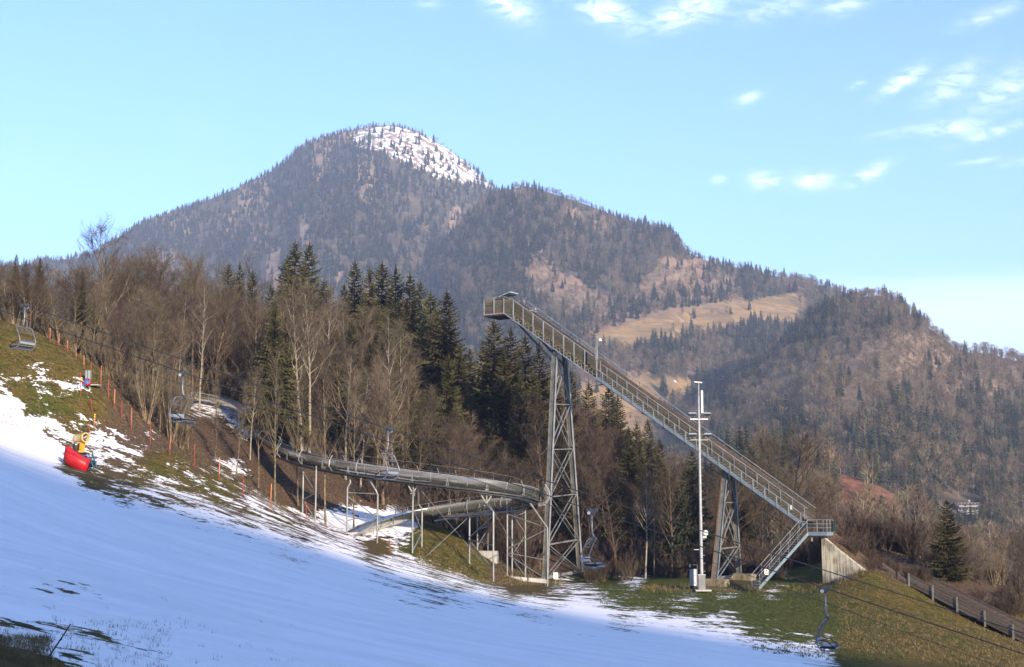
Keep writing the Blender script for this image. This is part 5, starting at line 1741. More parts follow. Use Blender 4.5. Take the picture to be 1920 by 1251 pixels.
def make_chair():
    t = thing('lift_chair', 'x', 'chairlift chair', (0, 0, 0), 0, 'chairs of the chairlift', True)
    g = MB().tube([(-.32, 0, 0), (.32, 0, 0)], .075, 8)
    g.box((-.2, 0, .0), (.22, .16, .17)).box((.2, 0, .0), (.22, .16, .17)).box((0, -.1, -.1), (.34, .14, .20))
    gg = g.build('grip', CHAIRT, t)
    MB().lathe([(0, -.05), (.09, -.05), (.09, .05), (0, .05)], (-.12, -.14, -.14), (0, 1, 0), 10).build('grip_wheel', GREYP, gg)
    MB().tube([(0, -.05, -.1), (0, -.05, -.95), (.03, -.04, -1.2), (.10, 0, -1.36), (.16, 0, -1.42)], [.06, .055, .05, .05, .05], 8).build('hanger', CHAIRM, t, True)
    MB().box((.06, 0, -1.42), (.22, .18, .16)).build('hanger_joint', CHAIRT, t)
    MB().lathe([(0, 0), (.04, 0), (.04, .02), (0, .02)], (.17, 0, -1.42), (1, 0, 0), 10).build('reflector', REDMAT, t)
    hw = .74
    MB().tube([(.02, -hw, -1.46), (.02, hw, -1.46)], .04, 8).build('crossbar', CHAIRM, t)
    for s in (-1, 1):
        y = hw * s
        MB().tube([(.02, y * .92, -1.46), (-.06, y, -1.56), (-.24, y, -1.92), (-.40, y, -2.32), (-.40, y, -2.52), (-.28, y, -2.78), (-.10, y, -2.90), (.12, y, -2.92), (.42, y, -2.90)], .036, 8).build('side_tube', CHAIRM, t, True)
        MB().tube([(-.28, y * .96, -2.42), (.08, y * .96, -2.46), (.40, y * .96, -2.70)], .026, 6).build('armrest', BLACK, t)
        MB().tube([(.02, y * .15, -1.50), (-.30, y * .62, -1.86)], .02, 6).build('stay', CHAIRM, t)
    MB().tube([(-.30, -hw * .8, -1.86), (-.34, hw * .8, -1.90)], .024, 6).build('safety_bar', CHAIRM, t)
    MB().tube([(-.40, -hw, -2.42), (-.40, hw, -2.42)], .035, 8).build('back_bar', CHAIRM, t)
    b = MB().box((-.35, 0, -2.50), (.05, 1.40, .22)).build('backrest', SEATU, t)
    sb = MB()
    sb.add([(-.22, -.70, -2.72), (.46, -.70, -2.72), (.46, .70, -2.72), (-.22, .70, -2.72), (-.24, -.72, -2.80), (.50, -.72, -2.82), (.50, .72, -2.82), (-.24, .72, -2.80)],
           [(0, 1, 2, 3), (7, 6, 5, 4), (0, 4, 5, 1), (1, 5, 6, 2), (2, 6, 7, 3), (3, 7, 4, 0)])
    st_ = sb.build('seat', BLACK, t)
    MB().box((.10, 0, -2.705), (.56, 1.3, .02)).build('seat_pan', SEATU, st_)
    MB().tube([(.46, -.72, -2.84), (.52, 0, -2.84), (.46, .72, -2.84)], .034, 8).build('seat_rim', CHAIRM, t)
    MB().tube([(-.12, -.72, -2.91), (-.12, .72, -2.91)], .034, 8).build('seat_tube', CHAIRM, t)
    return t
chair0 = make_chair()
CH_L = [(46, far_pts, fy1, fz1, 'empty chairlift chair hanging farthest left over the brown grass', math.pi),
        (727, far_pts, fy1, fz1, 'empty chairlift chair hanging in front of the toboggan chute', math.pi),
        (344, near_pts, fy2, fz2, 'empty chairlift chair hanging before the start of the toboggan run by the wood', 0),
        (1110, near_pts, fy2, fz2, 'empty chairlift chair hanging beside the foot of the tall tower', 0),
        (1547, near_pts, fy2, fz2, 'empty chairlift chair hanging over the green grass below the concrete wall', 0)]
for i, (px, P, fy, fz, lab, turn) in enumerate(CH_L):
    lo, hi = -60, 60
    for _ in range(60):
        m = (lo + hi) / 2
        if PX(Vector((m, np.polyval(fy, m), np.polyval(fz, m))))[0] < px: lo = m
        else: hi = m
    c = chair0 if i == 0 else copy_tree(chair0)
    c.location = (m, np.polyval(fy, m), np.polyval(fz, m))
    c.rotation_euler = (0, 0, math.atan(fy[0]) + turn)
    c['label'] = lab

# ------------------------------------------------------------------ snow gun
gp = ground_hit(168, 886)
gy_ = gp.y
ks = gy_ / 2600.0              # metres per photograph pixel at the gun
gun = thing('snow_gun', 'yellow fan snow gun on a dark blue frame behind a red crash mat', 'snow gun', tuple(gp))
def GP(px, py, back=0): return W(px, py, gy_ + back)
ax = Vector((.78, -.60, .05)).normalized()
bc = GP(158.5, 821, .2)
br_ = 9.3 * ks
brl = MB().lathe([(br_ * .55, -1.15), (br_ * .82, -1.05), (br_ * .90, -.6), (br_ * .92, -.05), (br_ * 1.0, .0), (br_ * 1.02, .16), (br_ * .94, .2), (br_ * .86, .19), (br_ * .84, .0), (br_ * .80, -.3), (br_ * .2, -.32)], bc, ax, 24)
bo = brl.build('barrel', YELLP, gun, True)
MB().lathe([(br_ * .97, .02), (br_ * 1.06, .03), (br_ * 1.06, .17), (br_ * .97, .19)], bc, ax, 24).build('nozzle_ring', YELL, bo, True)
nz_ = MB()
e_, g_ = frame(ax)
for k in range(16):
    an = k * 6.283 / 16
    nz_.box(bc + ax * .17 + (e_ * math.cos(an) + g_ * math.sin(an)) * br_ * .80, (.035, .035, .05))
no_ = nz_.build('nozzles', GREYP, bo); no_['kind'] = 'stuff'
for k in range(7):
    an = k * 6.283 / 7
    d0 = e_ * math.cos(an) + g_ * math.sin(an)
    MB().beam(bc + ax * -.10, bc + ax * -.10 + d0 * br_ * .8, .10, .012, ax + d0.cross(ax) * .6).build('fan_blade', NAVY, bo)
MB().lathe([(0, .10), (.05, .08), (.07, -.1), (.07, -.2)], bc, ax, 10).build('fan_hub', GREYP, bo, True)
yb = MB()
yb.beam(bc - ax * .2 + UP * -br_ * .9, GP(153, 846, .35), .30, .26)
yb.beam(bc - ax * .4 + UP * -br_ * .5 + Vector((-.1, 0, 0)), GP(148, 846, .4), .2, .2)
yb.build('swivel_mount', YELL, gun)
MB().box(GP(153, 847, .35), (.42, .4, .10)).build('turntable', AMBER, gun)
MB().box(GP(152, 851, .35), (.62, .5, .16)).build('turntable_base', BLACK, gun)
for px in (137, 146):
    MB().beam(GP(px, 853, .2), GP(px + 1.5, 832, .3), .13, .16).build('lift_arm', BLACK, gun)
MB().box(GP(152, 857, .4), (.75, .6, .24)).build('control_box', NAVY, gun)
MB().beam(GP(138, 857, .2), GP(163, 862, .2), .1, .1).build('frame_rail', STEEL_L, gun)
for (p, q) in (((166, 852), (176, 879)), ((168, 862), (181, 866)), ((176, 858), (182, 879)), ((163, 858), (176, 858)), ((172, 846), (176, 862)), ((166, 870), (181, 866))):
    MB().tube([GP(p[0], p[1], .3), GP(q[0], q[1], .2)], .05, 6).build('chassis_tube', TEAL, gun)
MB().lathe([(0, -.12), (.25, -.12), (.3, 0), (.25, .12), (0, .12)], GP(170, 869, .5), (.3, -1, 0), 14).build('wheel', BLACK, gun, True)
for p, q in (((170, 884), (178, 889)), ((143, 866), (146, 890))):
    MB().tube([GP(p[0], p[1], .1), GP(q[0], q[1], .1)], .035, 6).build('stabiliser', STEEL, gun)
# crash mat: curved red vinyl
mat_p = [(123, 834, 118, 864), (131, 840, 126, 871), (141, 848, 136, 878), (152, 855, 146, 883), (162, 860, 154, 887), (169, 860, 159.5, 888)]
mb = MB()
fr_ = []
for i, (a, b, c, d) in enumerate(mat_p):
    bk_ = -.75 + .10 * abs(i - 2.5)
    fr_.append((GP(a, b, bk_ + .12), GP(c, d, bk_)))
n_ = len(fr_)
off = Vector((.05, .22, .02))
vs_ = []
for (tp_, bt_) in fr_: vs_ += [tp_, bt_, tp_ + off, bt_ + off]
fs_ = []
for i in range(n_ - 1):
    a, b = 4 * i, 4 * i + 4
    fs_ += [(a, a + 1, b + 1, b), (a + 2, b + 2, b + 3, a + 3), (a, b, b + 2, a + 2), (a + 1, a + 3, b + 3, b + 1)]
fs_ += [(0, 2, 3, 1), (4 * n_ - 4, 4 * n_ - 3, 4 * n_ - 1, 4 * n_ - 2)]
mb.add(vs_, fs_)
tag(mb.build('crash_mat', REDMAT, None, True), 'curved red crash mat standing in front of the snow gun', 'crash mat')

# ------------------------------------------------------------------ marker poles
POLES = [  # top x, top y, foot x, foot y, pale upper part?
    (94, 615, 94, 640, 1), (111, 625, 111, 648, 1), (126.5, 638, 127, 661, 1), (142.5, 650, 143, 676, 1), (157.5, 667, 157.5, 692, 1), (171, 680, 171, 713, 0), (190, 686, 189, 725, 1), (204, 710, 203, 747, 0),
    (215.5, 730, 214, 768, 1), (228.5, 752, 228, 784, 0), (247, 765, 246, 808, 1), (282.5, 791, 282, 832, 0), (320, 818, 318, 853, 1), (365, 834, 364, 878, 0), (412, 858, 411, 902, 1), (456, 886, 456, 928, 0),
    (509, 907, 507, 954, 1), (574, 940, 574, 978, 0), (731, 1010, 731, 1039, 0), (151, 698, 151.5, 743, 0), (170, 747, 174, 774, 0), (178, 776, 176, 806, 2), (168, 795, 168, 812, 0)]
for i, (ax_, ay_, bx_, by_, k) in enumerate(POLES):
    g0 = ground_hit(bx_, by_)
    tp_ = W(ax_, ay_, g0.y)
    nm = 'orange' if k else 'red'
    if i < 6: where = 'on the grass crest at the upper left, %s from the left' % ['first', 'second', 'third', 'fourth', 'fifth', 'sixth'][i]
    elif i < 18: where = 'along the edge of the wood, %s below the grey hydrant box' % ['first', 'second', 'third', 'fourth', 'fifth', 'sixth', 'seventh', 'eighth', 'ninth', 'tenth', 'eleventh', 'twelfth'][i - 6]
    else: where = ['on the snow edge below the toboggan trestles', 'just left of the grey hydrant box with an amber lamp', 'tilted, on the grass above the snow gun', 'with amber bands above the snow gun', 'short, right behind the snow gun barrel'][i - 18]
    t = thing('marker_pole', '%s marker pole %s' % (nm, where), 'marker pole', tuple(g0), 0, 'marker poles along the piste edge')
    r = .030
    mid = g0.lerp(tp_, .30 if k else .9)
    MB().tube([g0 - UP * .15, mid], r * 1.02, 7).build('lower_section', REDP, t)
    MB().tube([mid, tp_], r, 7).build('upper_section', ORANGE if k else REDP, t)
    if k == 2 or i == 19:
        for f in ((.62, .8, .95) if k == 2 else (.72,)):
            MB().tube([g0.lerp(tp_, f - .04), g0.lerp(tp_, f + .04)], .085 if i == 19 else .06, 8).build('reflector', AMBER, t)
hy = ground_hit(165, 724)
kh = hy.y / 2600
hyd = thing('hydrant_box', 'twin grey hydrant cabinet standing on the grass among the marker poles', 'cabinet', tuple(hy))
for (x0, x1) in ((161, 164), (165.3, 170)):
    a = W((x0 + x1) / 2, 709, hy.y)
    MB().box(a, ((x1 - x0) * kh, .35, 28 * kh)).build('cabinet', mat('grey_green_panel', (.26, .31, .29), .6, .1, .1, 3), hyd)
    MB().box(W((x0 + x1) / 2, 695, hy.y), ((x1 - x0) * kh * 1.1, .4, .05)).build('lid', GREYD, hyd)
MB().box(W(178, 721, hy.y) - UP * .06, (.9, .7, .08)).build('base_slab', CONCL, hyd)
rb = W(163, 717.5, hy.y - .9)
ball = thing('round_pad', 'blue and red round protective pad in front of the hydrant cabinet', 'pad', tuple(rb - UP * .3))
MB().lathe([(0, -.05), (5.2 * kh, -.04), (5.5 * kh, .02), (5.2 * kh, .2), (0, .24)], rb, (.1, -1, .25), 18).build('pad', BLUEM, ball, True)
MB().lathe([(5.0 * kh, .235), (6.6 * kh, .22), (7.3 * kh, .1), (7.2 * kh, -.04), (5.3 * kh, -.07)], rb + Vector((.05, 0, .02)), (.1, -1, .25), 18).build('rim', REDMAT, ball, True)

# ------------------------------------------------------------------ stake in the near snow
s0 = ground_hit(92, 1236)
s1 = W(132.5, 1170, s0.y)
stk = MB().tube([s0 - (s1 - s0) * .1, s0.lerp(s1, .5) + Vector((.004, 0, .003)), s1], [.011, .009, .007], 6)
stk.tube([s0.lerp(s1, .45), s0.lerp(s1, .48) + Vector((.03, 0, .02))], .005, 5)
tag(stk.build('wooden_stake', BARKD), 'thin dark stick leaning out of the snow in the near left corner', 'stake')

# ------------------------------------------------------------------ farmhouses
ROOF = mat('red_roof_tiles', (.30, .085, .05), .8, 0, .2, 1.5)
ROOFB = mat('brown_roof_tiles', (.13, .075, .05), .8, 0, .2, 1.5)
WALLW = mat('white_render', (.30, .29, .27), .85, 0, .05, 1)
WALLB = mat('dark_timber_wall', (.10, .06, .04), .85, 0, .2, 2)
PANE = mat('window_pane', (.03, .035, .045), .15, 0, .1, 1, spec=.6)
def on_hill(px, py):
    v = np.linspace(.02, .98, 400)
    P = LK3(np.full(400, float(px)), v)
    a, b = PXA(P[:, 0], P[:, 1], P[:, 2])
    i = int(np.argmin(np.abs(b - py)))
    return Vector(P[i])
def house(name, label, c, w, d, hgt, roof_h, rot, roof, floors, nwin, timber_top=True):
    t = thing(name, label, 'house', tuple(c), rot, None, True)
    MB().box((0, 0, hgt / 2 - .5), (w, d, hgt + 1)).build('wall', WALLW, t)
    if timber_top:
        MB().box((0, 0, hgt * .78), (w + .1, d + .1, hgt * .36)).build('timber_storey', WALLB, t)
    ov = 1.3
    rf = MB()
    a = [(-w / 2 - ov, -d / 2 - ov, hgt - .35), (w / 2 + ov, -d / 2 - ov, hgt - .35), (w / 2 + ov, 0, hgt + roof_h), (-w / 2 - ov, 0, hgt + roof_h), (-w / 2 - ov, d / 2 + ov, hgt - .35), (w / 2 + ov, d / 2 + ov, hgt - .35)]
    rf.add(a + [(x, y, z + .3) for (x, y, z) in a], [(3, 2, 1, 0), (3, 4, 5, 2), (6, 7, 8, 9), (8, 11, 10, 9), (0, 1, 7, 6), (1, 2, 8, 7), (2, 5, 11, 8), (5, 4, 10, 11), (4, 3, 9, 10), (3, 0, 6, 9)])
    r = rf.build('roof', roof, t)
    MB().box((w * .15, d * .1, hgt + roof_h * .8 + .6), (.8, .8, 2.0)).build('chimney', WALLW, r)
    for sx in (-1, 1):
        MB().add([(sx * w / 2, -d / 2, hgt - .3), (sx * w / 2, d / 2, hgt - .3), (sx * w / 2, 0, hgt + roof_h * .9)], [(0, 1, 2)]).build('gable', WALLW, t)
    for f in range(floors):
        z = 1.2 + f * (hgt / floors) + .3
        for k in range(nwin):
            x = -w / 2 + w * (k + .5) / nwin
            wi = MB().box((x, -d / 2 - .08, z + .3), (1.35, .14, 1.5)).build('window', WALLW, t)
            MB().box((x, -d / 2 - .16, z + .3), (1.0, .04, 1.2)).build('pane', PANE, wi)
        if f > 0:
            MB().box((0, -d / 2 - .7, z - .95), (w * .98, 1.2, .15)).build('balcony_floor', WALLB, t)
            MB().box((0, -d / 2 - 1.28, z - .45), (w * .98, .08, .85)).build('balcony_front', WALLB if timber_top else WALLW, t)
    return t
hq = W(1195, 722, 1330)
house('farmhouse', 'white farmhouse with a red roof beyond the in-run', hq, 13, 12, 5.2, 3.0, .25, ROOF, 2, 4)
hq = on_hill(1806, 960)
house('apartment_house', 'white house with two rows of windows at the foot of the right hill', hq, 9, 7, 3.4, .8, -.1, ROOFB, 2, 6, False)
hq = on_hill(1842, 958)
house('chalet', 'small chalet with white windows right of the apartment house', hq, 5, 7, 4.0, 1.2, .2, ROOFB, 2, 2)
hq = W(1211, 696, 1420)
house('barn', 'small dark barn at the edge of the trees above the farmhouse', hq, 8, 7, 3.2, 2.0, -.2, ROOFB, 1, 2)

# ------------------------------------------------------------------ the near wood
CANOPY = [(-80, 500), (0, 488), (60, 492), (110, 515), (160, 482), (210, 495), (270, 476), (350, 472), (400, 500), (430, 510), (470, 500), (520, 490), (560, 490), (600, 490), (650, 520), (700, 500), (740, 500), (780, 520), (800, 540), (835, 560), (860, 625), (930, 640),
          (1000, 680), (1060, 720), (1110, 745), (1200, 800), (1260, 840), (1330, 850), (1400, 855), (1450, 830), (1500, 830), (1540, 900), (1580, 950), (1640, 985), (1700, 970), (1760, 990), (1850, 985), (1920, 975), (2000, 980)]
tr_rg = random.Random(77)
used = {}
def place(protos, k, pos, h, href, name, label, group, rot=None, wx=1.0, tilt=0.0):
    tm, cm = protos[k % len(protos)]
    t = thing(name, label, 'tree' if name not in ('bush', 'shrub') else 'shrub', (pos[0], pos[1], pos[2] - .1), tr_rg.uniform(0, 6.28) if rot is None else rot, group, True)
    s = h / href
    t.scale = (s * wx, s * wx, s)
    t.rotation_euler = (tilt * tr_rg.uniform(-1, 1), tilt * tr_rg.uniform(-1, 1), t.rotation_euler[2])
    a = meshobj('trunk', tm, t); b = meshobj('crown', cm, t)
    return t
def base_at(px, Y):
    p = W(px, 900, Y)
    return Vector((p.x, Y, H(p.x, Y)))
def grow(px, py_top, Y, protos, k, href, name, label, group=None, wx=1.0, tilt=0.0):
    b = base_at(px, Y)
    return place(protos, k, b, max(2.0, W(px, py_top, Y).z - b.z), href, name, label, group, None, wx, tilt)
# spruces and firs one can pick out
SP = [  # px, top py, Y, width factor, label
    (12, 474, 137, .8), (30, 486, 140, .8), (58, 480, 138, .8), (140, 503, 138, .9), (165, 560, 142, .9), (215, 570, 140, .8), (240, 520, 165, 1.0), (508, 575, 138, 1.1), (530, 590, 141, 1.0), (655, 600, 148, 1.1), (690, 640, 146, 1.0), (770, 680, 146, 1.0),
    (418, 492, 180, 1.0), (440, 490, 186, 1.0), (465, 505, 178, .9), (545, 450, 186, 1.35), (572, 452, 190, 1.1), (530, 480, 192, 1.1), (510, 560, 150, 1.0), (602, 520, 190, 1.1),
    (660, 488, 178, 1.15), (688, 500, 176, 1.1), (712, 490, 184, 1.15), (738, 495, 180, 1.2), (765, 510, 178, 1.1), (640, 530, 170, 1.2), (785, 525, 184, 1.1), (805, 545, 176, 1.1), (675, 560, 166, 1.1), (745, 560, 168, 1.2), (720, 580, 162, 1.1), (815, 575, 172, 1.1),
    (836, 543, 160, 1.0), (860, 640, 158, 1.1), (795, 610, 164, 1.1), (880, 650, 168, 1.0), (905, 635, 172, .9),
    (926, 597, 158, 1.15), (958, 612, 156, 1.2), (985, 625, 160, 1.25), (1012, 640, 158, 1.2), (945, 650, 152, 1.1), (1040, 690, 164, 1.1), (1000, 690, 154, 1.1), (1072, 690, 166, 1.1), (975, 700, 150, 1.0),
    (1105, 714, 166, 1.1), (1143, 720, 170, 1.1), (1160, 738, 166, 1.1), (1195, 790, 158, 1.0), (1216, 783, 160, 1.15), (1238, 820, 158, 1.1), (1180, 800, 154, 1.0), (1260, 860, 160, 1.0), (1355, 890, 158, 1.0), (1395, 870, 164, 1.0), (1390, 900, 152, 1.0),
    (620, 600, 165, 1.0), (870, 700, 154, 1.1), (840, 660, 150, 1.0), (555, 560, 166, 1.1), (500, 530, 182, 1.0), (650, 620, 155, .9)]
zone_s = lambda px: ('at the left end of the wood behind the grass crest' if px < 230 else 'rising behind the leafless trees left of the centre' if px < 630 else
                     'in the dense spruce stand left of the ski jump' if px < 900 else 'under the top platform of the ski jump' if px < 1085 else 'behind the middle of the in-run')
for i, (px, py, Y, wx) in enumerate(SP):
    lab = ('front' if Y < 150 else 'middle-row' if Y < 170 else 'rear') + (' tall' if py < 600 else ' lower') + ' dark green spruce ' + zone_s(px)
    if (px, py) == (836, 543): lab = 'tall slender spruce standing alone at the right edge of the spruce stand'
    if (px, py) == (545, 450): lab = 'broad spruce with the highest top in the wood left of the centre'
    if (px, py) == (926, 597): lab = 'ragged spruce directly under the top platform of the ski jump'
    if (px, py) == (1216, 783): lab = 'spruce showing below the in-run beside the pale birch trunk'
    grow(px, py, Y, P_SPR, i, 20.0, 'spruce_tree', lab, 'spruces of the near wood', wx * tr_rg.uniform(.9, 1.1))
grow(1298, 842, 146, P_FIR, 0, 14.0, 'fir_tree', 'broad dark fir between the floodlight mast and the small trestle', None, 1.0)
grow(1773, 936, 124.5, P_YSPR, 0, 7.0, 'spruce_tree', 'young conical spruce standing alone at the right behind the landing hill', None, 1.25)
# birches and other trees with a look of their own
BI = [(566, 520, 140, 'pale birch with a forked white trunk in the middle of the leafless wood'), (580, 530, 141, 'slim white birch close to the forked birch'), (604, 545, 152, 'white birch behind the forked pair'),
      (676, 690, 136, 'thin white birch trunk above the upper toboggan run'), (648, 650, 138, 'leaning white birch above the toboggan run'), (735, 590, 144, 'birch with brown leaf tufts left of the spruce stand'), (760, 600, 145, 'birch leaning right below the spruce stand'),
      (1208, 862, 137, 'slender birch with a bright trunk left of the floodlight mast'), (468, 690, 132, 'pale birch standing at the bend of the toboggan run'), (120, 560, 140, 'pale birch at the left behind the crest poles'), (196, 540, 136, 'leaning pale tree behind the crest poles'),
      (1720, 985, 133, 'thin white birch among the shrubs left of the young spruce'), (370, 520, 146, 'tall pale birch above the start of the toboggan run'), (330, 540, 150, 'pale birch left of the start of the toboggan run'), (645, 560, 158, 'white birch between spruces left of the centre')]
for i, (px, py, Y, lab) in enumerate(BI):
    grow(px, py, Y, P_BIRCH, i, HREF, 'birch_tree', lab, 'birches of the near wood', 1.0, .05)
MS = [(272, 640, 118.5, 'tan multi-stemmed tree spreading like a fan at the wood edge'), (318, 670, 119.5, 'tan multi-stemmed tree beside the hanging chair'),
      (1855, 985, 128, 'wide fan-shaped bare tree behind the timber barrier'), (1870, 1000, 130, 'second fan-shaped bare tree behind the timber barrier'),
      (1790, 1020, 131, 'bare multi-stemmed tree right of the young spruce'), (1650, 985, 133, 'bare multi-stemmed tree behind the concrete wall'), (1690, 975, 136, 'tan multi-stemmed tree left of the thin birch')]
for i, (px, py, Y, lab) in enumerate(MS):
    grow(px, py, Y, P_MULTI, i, 9.0, 'multi_stem_tree', lab, 'multi-stemmed trees at the wood edge', 1.0, .05)
for i, px in enumerate((297, 330, 352, 402, 441, 485, 517, 560, 612, 665)):
    grow(px, tr_rg.uniform(640, 730), tr_rg.uniform(118.5, 127), P_SLIM, i, HREF, 'sapling_tree', 'slim bare tan tree before the upper toboggan run, %s from the left' % ['first', 'second', 'third', 'fourth', 'fifth', 'sixth', 'seventh', 'eighth', 'ninth', 'tenth'][i], 'slim trees in front of the toboggan run', .8, .07)
# the rest of the leafless wood
nb_ = 0
cells = set()
def scatter_bare(px0, px1, y0, y1, n, mix, where, group, hr=(.70, 1.0), gap=1.9):
    global nb_
    tries = 0
    done = 0
    while done < n and tries < n * 30:
        tries += 1
        Y = y0 + (y1 - y0) * tr_rg.random() ** 1.1
        px = tr_rg.uniform(px0, px1)
        b = base_at(px, Y)
        key = (round(b.x / gap), round(b.y / gap))
        if key in cells: continue
        # keep clear of the toboggan run
        near_run = min((Vector((q.x, q.y)) - Vector((b.x, b.y))).length for q in tc_[::4])
        if near_run < 2.2: continue
        cells.add(key)
        zc = W(px, float(interp(px, CANOPY)), Y).z
        h = (zc - b.z) * tr_rg.uniform(*hr)
        h = min(h, 24)
        if h < 3.0: continue
        pr, href, lab = tr_rg.choice(mix)
        row = 'at the front' if (Y - y0) < .3 * (y1 - y0) else 'in the middle' if (Y - y0) < .65 * (y1 - y0) else 'at the back'
        size = 'tall' if h > 15 else 'medium-sized' if h > 9 else 'short'
        place(pr, tr_rg.randrange(4), b, h, href, 'sapling_tree' if pr is P_SLIM else 'bare_tree' if pr is not P_BROAD else 'beech_tree', size + ' ' + lab + ' ' + row + ' ' + where, group, None, (.9 if h > 12 else 1.1) * tr_rg.uniform(.85, 1.15), .05)
        done += 1; nb_ += 1
RT = (P_TALL_R, HREF, 'leafless red-brown tree'); TT = (P_TALL_T, HREF, 'leafless tan tree'); SL = (P_SLIM, HREF, 'slim bare tan sapling'); BR = (P_BROAD, HREF, 'leafless broad beech'); BD = (P_BROADD, HREF, 'leafless grey-brown tree')
scatter_bare(-70, 240, 126, 180, 44, [TT, BD, RT, BD, SL], 'of the wood behind the crest poles', 'bare trees behind the crest poles', (.72, 1.02))
scatter_bare(200, 335, 127, 150, 16, [TT, SL, RT], 'of the wood left of the toboggan start', 'bare trees left of the toboggan run', (.5, .8))
scatter_bare(200, 480, 153, 188, 56, [RT, TT, BD, BR, SL, RT], 'of the wood above the toboggan start', 'bare trees above the start of the toboggan run', (.62, 1.02))
scatter_bare(480, 690, 146, 182, 56, [RT, TT, BR, SL, BD], 'of the wood behind the upper toboggan run', 'bare trees behind the upper toboggan run', (.42, .80))
scatter_bare(680, 1020, 133, 166, 64, [RT, TT, BR, SL, RT], 'of the wood behind the toboggan trestles', 'bare trees behind the toboggan trestles', (.28, .62))
scatter_bare(1010, 1560, 140, 185, 62, [RT, BR, TT, SL, RT, RT], 'of the wood below the in-run', 'bare trees below the in-run', (.55, 1.0))
scatter_bare(1580, 1990, 134, 190, 40, [BR, RT, TT, BD], 'of the wood behind the landing hill', 'bare trees behind the landing hill', (.6, 1.05))
grow(1492, 812, 152, P_BROAD, 1, HREF, 'beech_tree', 'beech with russet leaves rising above the lower in-run', None, 1.2)
grow(1450, 805, 158, P_TALL_T, 1, HREF, 'bare_tree', 'tall tan leafless tree rising above the lower in-run', None, 1.0)
grow(180, 420, 150, P_BROADD, 1, HREF, 'bare_tree', 'leafless tree with the highest open crown against the sky at the left', None, .75)
# undergrowth: saplings and shrubs nobody could count, grown as one thicket
def thicket(name, label, spots, protos, seed):
    rs = random.Random(seed)
    objs = []
    me = bpy.data.meshes.new(name)
    P = []; sc_ = []
    for (px, Y, h, href) in spots:
        b = base_at(px, Y)
        P.append((b.x, b.y, b.z - .05)); sc_.append(h / href)
    me.vertices.add(len(P))
    me.vertices.foreach_set('co', np.array(P, np.float32).ravel())
    r2 = np.random.RandomState(seed)
    for k, ty, a in (('idx', 'INT', r2.randint(0, len(protos), len(P)).astype(np.int32)), ('rotz', 'FLOAT', r2.rand(len(P)) * 6.28), ('sh', 'FLOAT', np.array(sc_)), ('sw', 'FLOAT', np.array(sc_) * r2.uniform(.8, 1.2, len(P)))):
        at = me.attributes.new(k, ty, 'POINT')
        at.data.foreach_set('value', np.asarray(a, np.int32 if ty == 'INT' else np.float32))
    o = meshobj(name, me)
    md = o.modifiers.new('stems', 'NODES')
    md.node_group = inst_group(protos)
    return tag(o, label, kind='stuff')
def shrub_thing(protos, k, px, Y, h, href, label):
    return grow(px, W_top(px, Y, h), Y, protos, k, href, 'shrub', label, None)
def W_top(px, Y, h):
    b = base_at(px, Y)
    return PX(b + UP * h)[1]
rgt_bank = random.Random(4)
s1_ = shrub_thing(P_BUSH, 0, 1605, 124.5, 2.2, 3.2, 'red-brown shrub at the top of the bank right of the concrete wall')
s2_ = shrub_thing(P_BUSHT, 1, 250, 121, 2.4, 3.2, 'tan shrub at the wood edge below the hydrant box')
s3_ = shrub_thing(P_BUSH, 1, 1650, 125.5, 2.0, 3.2, 'red-brown shrub beside the top end of the timber barrier')
s4_ = shrub_thing(P_BUSHT, 0, 1900, 121, 2.6, 3.2, 'tan shrub at the right behind the timber barrier')
for q in range(22):
    sq = rgt_bank.uniform(.5, 8.5); vq = rgt_bank.uniform(.6, 3.4)
    i_ = int(np.argmin(np.abs(bs - sq))); j_ = int(np.argmin(np.abs(bv - vq)))
    place(P_BUSH, q, (BX[j_, i_], BY[j_, i_], BZ[j_, i_]), rgt_bank.uniform(.9, 1.9), 3.2, 'shrub', 'low red-brown shrub on the earth bank behind the concrete wall', 'shrubs on the earth bank')
def crowns(things_):
    """trunk and crown of a placed shrub lend their meshes to the thicket"""
    return [c for t in things_ for c in t.children]
spots = []
rgt = random.Random(9)
def add_spots(px0, px1, y0, y1, n, h0, h1, href):
    k = 0
    tries = 0
    while k < n and tries < n * 20:
        tries += 1
        px = rgt.uniform(px0, px1); Y = rgt.uniform(y0, y1)
        b = base_at(px, Y)
        if min((Vector((q.x, q.y)) - Vector((b.x, b.y))).length for q in tc_[::4]) < 1.5: continue
        if 1000 < px < 1100 and 132 < Y < 146: continue
        spots.append((px, Y, rgt.uniform(h0, h1), href)); k += 1
red, tan = [], []
add_spots(-60, 230, 127, 165, 110, 1.5, 4.5, 3.2); add_spots(230, 340, 120, 160, 80, 1.5, 4.0, 3.2); add_spots(340, 520, 118, 126, 16, .5, 1.1, 3.2); add_spots(330, 500, 154, 175, 150, 1.5, 4.5, 3.2); add_spots(500, 720, 140, 170, 160, 1.5, 4.5, 3.2)
tan = spots; spots = []
add_spots(690, 1010, 131, 170, 210, 1.5, 4.5, 3.2); add_spots(1010, 1560, 134, 175, 300, 1.5, 4.2, 3.2)
add_spots(1570, 1720, 128, 150, 60, 2.5, 4.6, 3.2); add_spots(1700, 1990, 126, 165, 90, 1.2, 3.6, 3.2); add_spots(1800, 1990, 118.5, 124, 24, .8, 1.6, 3.2)
red = spots
bt = [bpy.data.objects.get(o.name) for o in crowns([s2_, s4_])]
br2 = [bpy.data.objects.get(o.name) for o in crowns([s1_, s3_])]
thicket('undergrowth', 'tan saplings and brush under the leafless wood', tan, [bt[0], bt[2]], 21)
thicket('undergrowth', 'tan twigs of the brush under the leafless wood', tan, [bt[1], bt[3]], 21)
thicket('undergrowth', 'red-brown saplings and brush below the in-run', red, [br2[0], br2[2]], 22)
